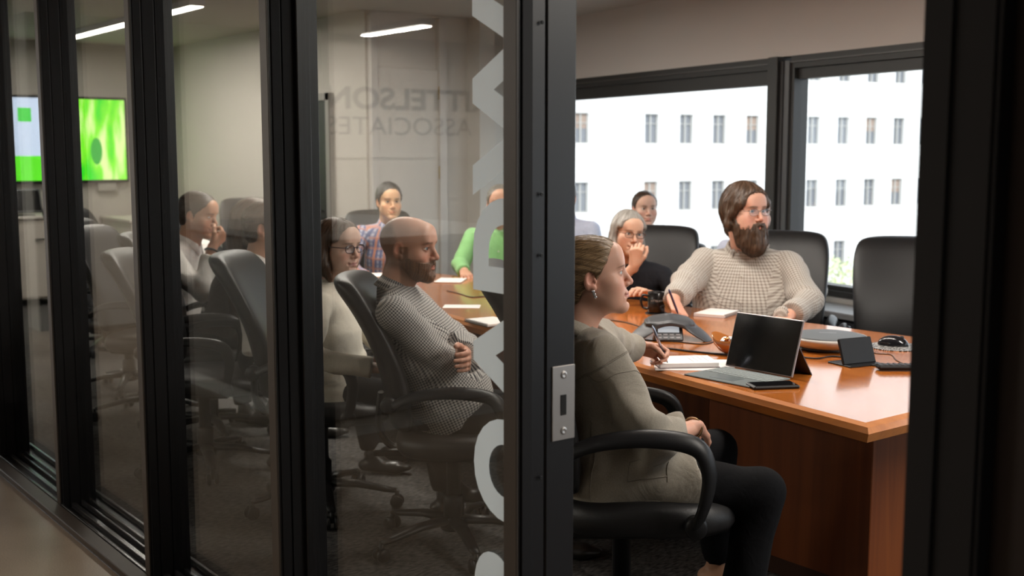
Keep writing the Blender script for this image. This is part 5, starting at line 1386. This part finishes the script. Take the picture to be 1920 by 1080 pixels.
# -- bald bearded man in dark gingham
G_dark = cloth_check('gingham_dark', (.62, .58, .54), (.016, .016, .024), .0095, bump=.45)
def beard_short(t):
    g = Grid((-.10, -.05, -.16), (.10, .13, .02), .0026)
    g.ell((0, .028, -.048), (.060+t, .064+t, .070+t)); 
    for sx in (-1, 1): g.cap((sx*.046, 0, -.052), (sx*.013, .070, -.096), .019+t, .017+t*1.3, k=.02); g.ell((sx*.036, .042, -.048), (.024+t, .030+t, .034+t), k=.03)
    g.ell((0, .080, -.100), (.020+t, .014+t, .016+t), k=.015); g.cap((-.020, .088, -.054), (0, .097, -.0500), .0045, .0060, k=.006); g.cap((.020, .088, -.054), (0, .097, -.0500), .0045, .0060, k=.006)
    for sx in (-1, 1): g.cap((sx*.022, .086, -.056), (sx*.026, .080, -.085), .006, .008, k=.008)
    def cut(X, Y, Z):
        zt = np.interp(Y, [-.05, .008, .020, .036, .058, .075, .12], [.03, .012, -.010, -.028, -.040, -.044, -.043]); return (Z-zt)*.8+0*X
    g.put(cut, (-.1, -.05, -.16), (.1, .13, .02), 0, 'i'); g.put(lambda X, Y, Z: (-.004-Y)+0*X+0*Z, (-.1, -.05, -.16), (.1, .13, .02), 0, 'i')
    g.ell((0, .106, -.0635), (.020, .020, .0085), k=.003, mode='s')
    return g
gB = beard_short(.0030); gB.ripple(.0008, 9)
pB = dict(res=.0024, hs=1.03, tone=(.56, .29, .20), stubble=((.16, .075, .04), .75), buzz=((.13, .075, .05), .62), brow=(.10, .055, .03), iris=(.06, .09, .11), eye_open=.8, hair=[(gB, 'beard', hair_mat('beard_ginger', (.07, .030, .015), (.24, .11, .05), across=300), 'down', (900, .010, .0006))],
    shirt=G_dark, cres=.0075, rip=.005, seed=4.2, fold=.008, cuff=.74, gaze=(.1, 1, 0), sw=.20, ra=(.066, .058, .048), torso=[(-.12, .18, .14, .01), (.0, .19, .16, .03), (.3, .18, .165, .04), (.6, .185, .15, .02), (.85, .175, .11, 0), (1.0, .10, .07, -.005)],
    armR=dict(w=at(812, 650, 4.45), pole=(.5, 1, -.9), hand=True, curl=.9, n=(0, -1, 0), th=(0, 0, 1), dir=(-1, .1, .1)), armL=dict(w=at(868, 668, 4.16), pole=(-.5, 1, -.9), curl=.5, n=(1, 0, 0), th=(0, 0, 1), dir=(1, .3, .0)),
    legs=[(-.13, .42, .10), (.13, .40, .10)], buttons=[(.75, .125), (.6, .16)])
seat_person('bald man with a ginger beard in a black and white checked shirt, arms folded', (768, 466), 4.28, -40, -57, pB, pitch=-.02, lean=-.20, nf=.06, hs=1.03)

# -- woman with dark glasses, cream sweater
def bob(l, wide=.010, back=.03):
    def f(g):
        for sx in (-1, 1): g.cap((sx*.070, -.025, .03), (sx*(.078+wide), .0, -l*.6), .024, .026, k=.03); g.cap((sx*(.078+wide), .0, -l*.6), (sx*(.066), .018, -l), .026, .016, k=.02)
        g.cap((0, -.075, .02), (0, -.075-back*.3, -l*.85), .060, .045, k=.04); g.cap((-.05, -.06, -.03), (-.05, -.05, -l*.9), .035, .028, k=.03); g.cap((.05, -.06, -.03), (.05, -.05, -l*.9), .035, .028, k=.03)
        for sx in (-1, 1): g.cap((sx*.012, .055, .098), (sx*.066, .045, .045), .012, .016, k=.015)
    return f
def shell2(h, t, extra, line='woman_back', vol=.0):
    g = Grid((-.14, -.17, -.24), (.14, .13, .17), h)
    g.ell((0, -.020, .034+vol*.3), (.0745+t, .097+t, .0825+t+vol*.5)); g.ell((0, .026, .041), (.063+t, .058+t*.9, .061+t), k=.02)
    hl = HAIRLINE[line]; zz = [q[0] for q in hl]; yy = [q[1] for q in hl]
    g.put(lambda X, Y, Z: (Y-np.interp(Z, zz, yy)-0*X)*.75, (-.14, -.17, -.24), (.14, .13, .17), 0, 'i')
    extra(g); g.ell((0, .085, -.02), (.056, .085, .095), k=.010, mode='s'); return g
gG = shell2(.0028, .010, bob(.125)); hair_ripple(gG, .0009, 'down')
def hem(g, q):
    pel = q['pel']; g.loft(pel-V(0, 0, .10), pel+V(0, 0, .12), q['sd'], [(0, .19, .17, .02), (1, .16, .13, .01)], k=.04)
pG = dict(fem=1, res=.0026, tone=(.56, .36, .28), lip=(.40, .14, .14), glasses=dict(mat=M_gdk, r=(.0250, .0165), t=.0019), iris=(.08, .05, .03), eye_open=.75, gaze=(0, 1, -.25), hair=[(gG, 'hair', H_brown, 'down', (500, .05, .0009))],
    shirt=cloth('cream_sweater', (.78, .72, .61), bump=.35, scale=14), shirt_name='sweater', collar=False, cloth_extra=hem, rip=.005, fold=.006, cuff=.97, ra=(.052, .046, .040),
    armR=dict(w=at(700, 690, 4.45), pole=(1, -.5, -.8), curl=.5), armL=dict(w=(-.12, .34, .66), world=False, pole=(-1, 0, -1), curl=.4), legs=SHORT)
seat_person('woman with dark framed glasses and a brown bob in a cream sweater', (634, 463), 4.75, -42, -72, pG, pitch=-.06, lean=.0, hs=.97)

# -- man in the white shirt, chin on hand, far left
gW = hair_shell(.004, 'man', .009); hair_ripple(gW, .0006, 'x')
M_wsh = cloth('white_shirt', (.82, .79, .75), bump=.45, scale=16)
pW = dict(res=.0034, tone=(.52, .28, .18), hair=[(gW, 'hair', H_dbrown, 'x', (900, .022, .0013))], gaze=(0, 1, -.5), eye_open=.7, shirt=M_wsh, fold=.008, rip=.005, cuff=.80, ra=(.066, .056, .046),
    armR=dict(w=at(399, 462, 6.22), pole=(.6, .4, -1.2), dir=(-.32, .18, .30), wd=False, n=(0, -1, .2), th=(-.3, -.3, .6), curl=[(1.0, 1.2, .8)]*4, tcurl=.5, cuff=.78), armL=dict(w=(-.14, .36, .64), world=False, pole=(-1, 0, -1), curl=.5), legs=SHORT)
(pw, qW), _l, _h = seat_person('man in a white shirt with short dark hair resting his chin on his hand', (373, 403), 6.38, -50, -52, pW, pitch=-.20, lean=.14, nf=.07, hs=1.03)
for i, S, E, W, a in qW['arms']:
    if i == 1:
        c = E+(W-E)*.9; ax = nrm(W-E); e1 = nrm(np.cross(ax, (0, 0, 1))); e2 = np.cross(ax, e1); MB().tube([c+(e1*math.cos(t)+e2*math.sin(t))*.033 for t in np.linspace(0, 2*math.pi, 20, endpoint=False)], .006, n=8, closed=True).build('watch', M_rubber, pw, True)
# -- woman with long brown hair beyond the man in the white polo
def long_hair(g):
    bob(.15, .012)(g); g.cap((0, -.07, -.08), (0, -.05, -.30), .075, .060, k=.04)
gL = Grid((-.15, -.19, -.36), (.15, .13, .17), .0042); gL.ell((0, -.020, .040), (.087, .109, .098)); gL.ell((0, .026, .047), (.075, .068, .075), k=.02); long_hair(gL); gL.ell((0, .085, -.02), (.052, .080, .098), k=.010, mode='s'); hair_ripple(gL, .001, 'down')
pL = dict(fem=1, res=.0036, tone=(.52, .33, .25), hair=[(gL, 'hair', H_brown, 'down', (300, .06, .0012))], shirt=cloth('dark_top', (.05, .035, .03)), collar=False, rip=.004, armR=dict(w=(.15, .36, .64), world=False, curl=.4), armL=dict(w=(-.13, .37, .64), world=False, curl=.4), legs=SHORT)
seat_person('woman with long brown hair leaning over the table, mostly hidden', (480, 420), 6.0, -30, -42, pL, pitch=-.12, lean=.16, nf=.06)
# -- man in the white polo whose face is hidden by the mullion
gE = hair_shell(.0036, 'man', .009); hair_ripple(gE, .0006, 'x')
pE = dict(res=.0032, tone=(.50, .28, .19), hair=[(gE, 'hair', H_brown, 'x', (700, .022, .0013))], shirt=M_wsh, rip=.005, fold=.008, cuff=.9, armR=dict(w=(.16, .30, .66), world=False, pole=(1, -.6, -.8), curl=.4), armL=dict(w=(-.14, .33, .66), world=False, curl=.4), legs=SHORT)
seat_person('man in a white shirt seen from behind, face hidden by the black mullion', (503, 428), 5.36, -38, -42, pE, lean=-.04, nf=.055)
# -- man in the plaid shirt at the head of the table
gA = hair_shell(.0036, 'man', .011, vol=.012); hair_ripple(gA, .0008, 'x')
plaid = cloth_check('plaid_shirt', (.40, .40, .48), (.10, .12, .24), .030, mode='plaid', fg2=(.50, .20, .12), bump=.35)
pA = dict(res=.0034, tone=(.66, .40, .24), brow=(.02, .015, .012), iris=(.03, .02, .012), eye_open=.7, hair=[(gA, 'hair', H_black, 'x', (500, .018, .0013))], shirt=plaid, rip=.004, buttons=[(.6, .14), (.75, .12), (.45, .14)], cuff=.9,
    armR=dict(w=at(690, 522, 7.45), pole=(1, -.2, -1), curl=.5), armL=dict(w=at(742, 525, 7.3), pole=(-1, -.2, -1), curl=.5), legs=SHORT)
seat_person('man with short black hair in a plaid shirt at the narrow end of the table', (730, 379), 7.8, -112, -108, pA, lean=.08, nf=.05, hs=1.02)
# -- man in the green shirt behind the frosted letter
gR = hair_shell(.0036, 'man', .008); hair_ripple(gR, .0006, 'x')
pR = dict(res=.0034, tone=(.58, .33, .23), brow=(.2, .18, .15), hair=[(gR, 'hair', H_gray2, 'x', (500, .02, .0012))], glasses=dict(mat=M_gold), shirt=cloth('green_shirt', (.24, .50, .20), bump=.4), buttons=[(.6, .14), (.75, .12), (.45, .14)], rip=.004, cuff=.85,
    armR=dict(w=at(872, 512, 7.0), pole=(1, -.2, -1), curl=.7), armL=dict(w=at(930, 515, 6.9), pole=(-1, -.2, -1), curl=.6), legs=SHORT)
seat_person('grey haired man in a bright green shirt partly behind the frosted letter', (938, 383), 7.35, -140, -125, pR, lean=.06, nf=.05, hs=1.04)
# -- woman with grey hair, chin on her hand
gGr = shell2(.0030, .011, bob(.135, .006), vol=.006); hair_ripple(gGr, .0009, 'down')
pGr = dict(fem=1, res=.0026, tone=(.62, .37, .26), brow=(.22, .17, .13), iris=(.10, .13, .14), glasses=dict(mat=mat('tortoise', (.08, .035, .02), rough=.25), r=(.0235, .0155), t=.0016), hair=[(gGr, 'hair', H_gray, 'down', (500, .05, .0009))], shirt=cloth('black_cardigan', (.012, .012, .016), bump=.5), shirt_name='cardigan', collar=False, rip=.004, cuff=.72,
    armR=dict(w=at(1190, 497, 5.78), pole=(.3, .6, -1), dir=(-.05, .06, .30), wd=False, n=(0, -1, .25), th=(-.6, 0, .3), curl=[(.9, 1.3, .9)]*4, tcurl=.5, cuff=.45), armL=dict(w=at(1222, 553, 5.68), pole=(-1, -.2, -1), curl=.5, cuff=.9), legs=SHORT)
(gw, qG), _l, _h = seat_person('grey haired woman with glasses in black, cheek resting on her fist', (1178, 438), 5.95, -150, -112, pGr, roll=-.10, pitch=-.05, lean=.14, nf=.07, hs=.95)
# -- big man with the long beard
def fringe(g):
    for sx in (-1, 1):
        g.cap((sx*.074, -.02, .04), (sx*.086, -.008, -.050), .020, .020, k=.03); g.cap((sx*.086, -.008, -.050), (sx*.080, -.02, -.070), .020, .012, k=.02)
        g.cap((sx*.018, .070, .093), (sx*.070, .050, .040), .012, .018, k=.02); g.cap((sx*.070, .050, .040), (sx*.084, .012, -.01), .016, .016, k=.02)
    g.cap((0, -.08, .0), (0, -.075, -.075), .06, .045, k=.04)
gK = shell2(.0030, .014, fringe, vol=.012); hair_ripple(gK, .0020, 'down')
gb_ = Grid((-.12, -.04, -.28), (.12, .17, .03), .003)
gb_.ell((0, .030, -.052), (.072, .068, .072)); gb_.cap((0, .058, -.100), (0, .062, -.142), .050, .052, k=.03); gb_.ell((0, .118, -.060), (.026, .026, .015), k=.008, mode='s'); gb_.cap((-.052, .03, -.07), (-.046, .045, -.125), .036, .032, k=.03); gb_.cap((.052, .03, -.07), (.046, .045, -.125), .036, .032, k=.03)
for sx in (-1, 1): gb_.cap((sx*.064, .010, -.005), (sx*.060, .012, -.05), .014, .022, k=.015); gb_.cap((sx*.024, .088, -.064), (0, .099, -.0490), .0065, .0070, k=.006)
gb_.put(lambda X, Y, Z: (Z-np.interp(Y, [-.05, .012, .024, .05, .075, .13], [.03, .015, -.030, -.046, -.050, -.043]))*.8+0*X, (-.12, -.04, -.28), (.12, .17, .03), 0, 'i'); gb_.put(lambda X, Y, Z: (-.002-Y)+0*X+0*Z, (-.12, -.04, -.28), (.12, .17, .03), 0, 'i')
gb_.ell((0, .104, -.0645), (.018, .012, .0055), k=.003, mode='s'); hair_ripple(gb_, .0022, 'down'); gb_.ripple(.0018, 5)
G_tan = cloth_check('tan_check', (.48, .44, .39), (.20, .165, .14), .0135, bump=.45, duty=.42)
def belly(g, q):
    pel = q['pel']; g.ell(pel+V(0, .07, .13), (.235, .20, .19), k=.06)
pK = dict(res=.0026, tone=(.60, .33, .24), fat=.006, wide=1.05, brow=(.08, .045, .025), iris=(.05, .06, .07), gaze=(.1, 1, 0), eye_open=.75, hair=[(gK, 'hair', H_brown, 'down', (700, .06, .0012)), (gb_, 'beard', H_beard, 'down', (1300, .030, .0009))], glasses=dict(mat=M_gold, r=(.0235, .0150), t=.0011),
    shirt=G_tan, cres=.0075, cloth_extra=belly, build=1.25, rip=.006, fold=.007, cgap=.50, collar_h=.032, sw=.205, nr=.064, ra=(.076, .070, .055), cuff=.92, drop=.075, buttons=[(.80, .160), (.62, .205), (.44, .235), (.27, .26)],
    torso=[(-.12, .22, .18, .02), (.0, .24, .20, .04), (.3, .25, .215, .06), (.6, .265, .195, .03), (.85, .245, .14, .0), (1.0, .14, .09, -.005)],
    armR=dict(w=at(1260, 568, 5.20), pole=(1.2, -.1, -.9), dir=(.45, -.20, -.28), wd=True, n=(-.2, -.3, -.9), th=(.3, .6, .5), curl=[(.5, .9, .5), (.7, 1.0, .6), (.9, 1.1, .6), (1.0, 1.1, .6)], tcurl=.5, spread=0, s=1.1),
    armL=dict(w=at(1478, 592, 5.15), pole=(-1.2, .0, -.9), curl=.4), legs=None)
(bk_, qK), _l, _h = seat_person('large man with a long brown beard and glasses in a tan checked shirt', (1398, 398), 5.57, -148, -100, pK, pitch=.02, lean=.06, nf=.06, nz=.185, hs=1.10)
plK = V(0, 0, .53); fwK = np.cross(qK['up'], qK['sd'])
seam(qK['shirt'], [[plK+(qK['nb']-plK)*t+fwK*.4+qK['sd']*sx*.014 for t in np.linspace(.1, .93, 10)] for sx in (-1, 1)], G_tan, r=.0016, name='placket')
p2 = empty('pen', (0, 0, 0)); a0 = at(1272, 590, 5.10); a1 = at(1254, 543, 5.02); ax = nrm(a1-a0); Lp = float(np.linalg.norm(a1-a0)); p2.location = tuple(a0)
tag(p2, 'dark blue pen in the hand of the bearded man', 'pen'); MB().lathe([(0, 0), (.0015, .003), (.0048, .016), (.0052, .03), (.0052, Lp*.9), (.003, Lp), (0, Lp)], (0, 0, 0), 12, axis=ax).build('barrel', mat('pen_blue', (.02, .02, .09), rough=.3), p2, True)
# -- people of the second row by the window
gT = hair_shell(.0038, 'woman_back', .009); hair_ripple(gT, .0007, 'back')
pT = dict(fem=1, res=.0036, tone=(.62, .38, .29), hair=[(gT, 'hair', H_dbrown, 'back')], shirt=cloth('green_top', (.16, .42, .28)), collar=False, armR=dict(w=(.15, .35, .58), world=False, curl=.5), armL=dict(w=(-.15, .35, .58), world=False, curl=.5), legs=SHORT)
seat_person('dark haired woman in a green top sitting by the window behind the others', (1209, 392), 7.75, -165, -118, pT, lean=.02)
M_blue = cloth('pale_blue_shirt', (.55, .58, .72), bump=.35)
gX = hair_shell(.0045, 'man', .009); hair_ripple(gX, .0006, 'x'); gX2 = hair_shell(.0045, 'man', .009); hair_ripple(gX2, .0006, 'x')
pX = dict(res=.004, cres=.011, tone=(.5, .3, .22), hair=[(gX, 'hair', H_dbrown, 'x')], shirt=M_blue, armR=dict(w=(.2, .32, .60), world=False, curl=.5), armL=dict(w=(-.2, .32, .60), world=False, curl=.5), legs=SHORT)
seat_person('person in pale blue by the window, only a shoulder showing beside the door jamb', (1058, 372), 8.2, -150, -140, pX, lean=.02)
pX = dict(pX, hair=[(gX2, 'hair', H_brown, 'x')]); 
seat_person('person in a pale blue shirt by the window, hidden behind the bearded man', (1418, 402), 6.75, -160, -120, pX, lean=.02)

# ---------------------------------------------------------------- chairs
def seat_chair(loc, rz, back, label):
    f = facing(R_(rz)); chair(loc[0]-f[0]*back, loc[1]-f[1]*back, R_(rz), label)
seat_chair(locN, -38, -.065, 'black leather chair under the woman in the beige jacket'); CH.scale = (1, 1, 1.09)
OWN = [('bald man', 'black leather chair under the bald man in the checked shirt'), ('dark framed', 'black leather chair under the woman in the cream sweater'), ('chin on his', 'black leather chair under the man resting his chin on his hand'),
    ('long brown hair', 'black leather chair under the woman with long brown hair'), ('mullion', 'black leather chair behind the back of the man hidden by the mullion'), ('plaid', 'black leather chair under the man in the plaid shirt'),
    ('bright green', 'black leather chair under the man in the green shirt'), ('in black', 'black leather chair under the grey haired woman in black'), ('long brown beard', 'black leather chair under the bearded man in the tan shirt'),
    ('green top', 'low chair under the dark haired woman by the window'), ('door jamb', 'low chair under the person in pale blue beside the door jamb'), ('hidden behind', 'low chair under the person in pale blue behind the bearded man')]
for root in [o for o in COL.objects if o.parent is None and o.get('category') == 'person']:
    lb = root['label']; rz = math.degrees(root.rotation_euler[2])
    for key, lab in OWN:
        if key in lb:
            f = facing(R_(rz)); bk = -.02 if 'bald' in lb else .04; sh_ = {'mullion': -.27, 'chin on his': -.07, 'long brown beard': .12}.get(key, 0.0); c_ = chair(root.location[0]-f[0]*bk+_R[0]*sh_, root.location[1]-f[1]*bk+_R[1]*sh_, R_(rz), lab)
            if lab.startswith('low'): c_.scale = (1, 1, .80)
            if key in ('bald man', 'mullion'): c_.scale = (1, 1, .965)
chair(-3.04, 4.70, R_(-142), 'empty black leather chair at the right end beside the table')
chair(*atz(192, 395, 1.07)[:2], R_(-60), 'empty dark chair in front of the rolling cabinet')
chair(*at(232, 436, 7.15)[:2], R_(-50), 'empty chair with a glinting top edge, leftmost at the table')
chair(*atz(338, 380, 1.07)[:2], R_(-100), 'empty chair with a green glint behind the man resting his chin')
chair(*atz(468, 378, 1.07)[:2], R_(-110), 'empty chair with a green glint at the far wall beside the brown haired woman')
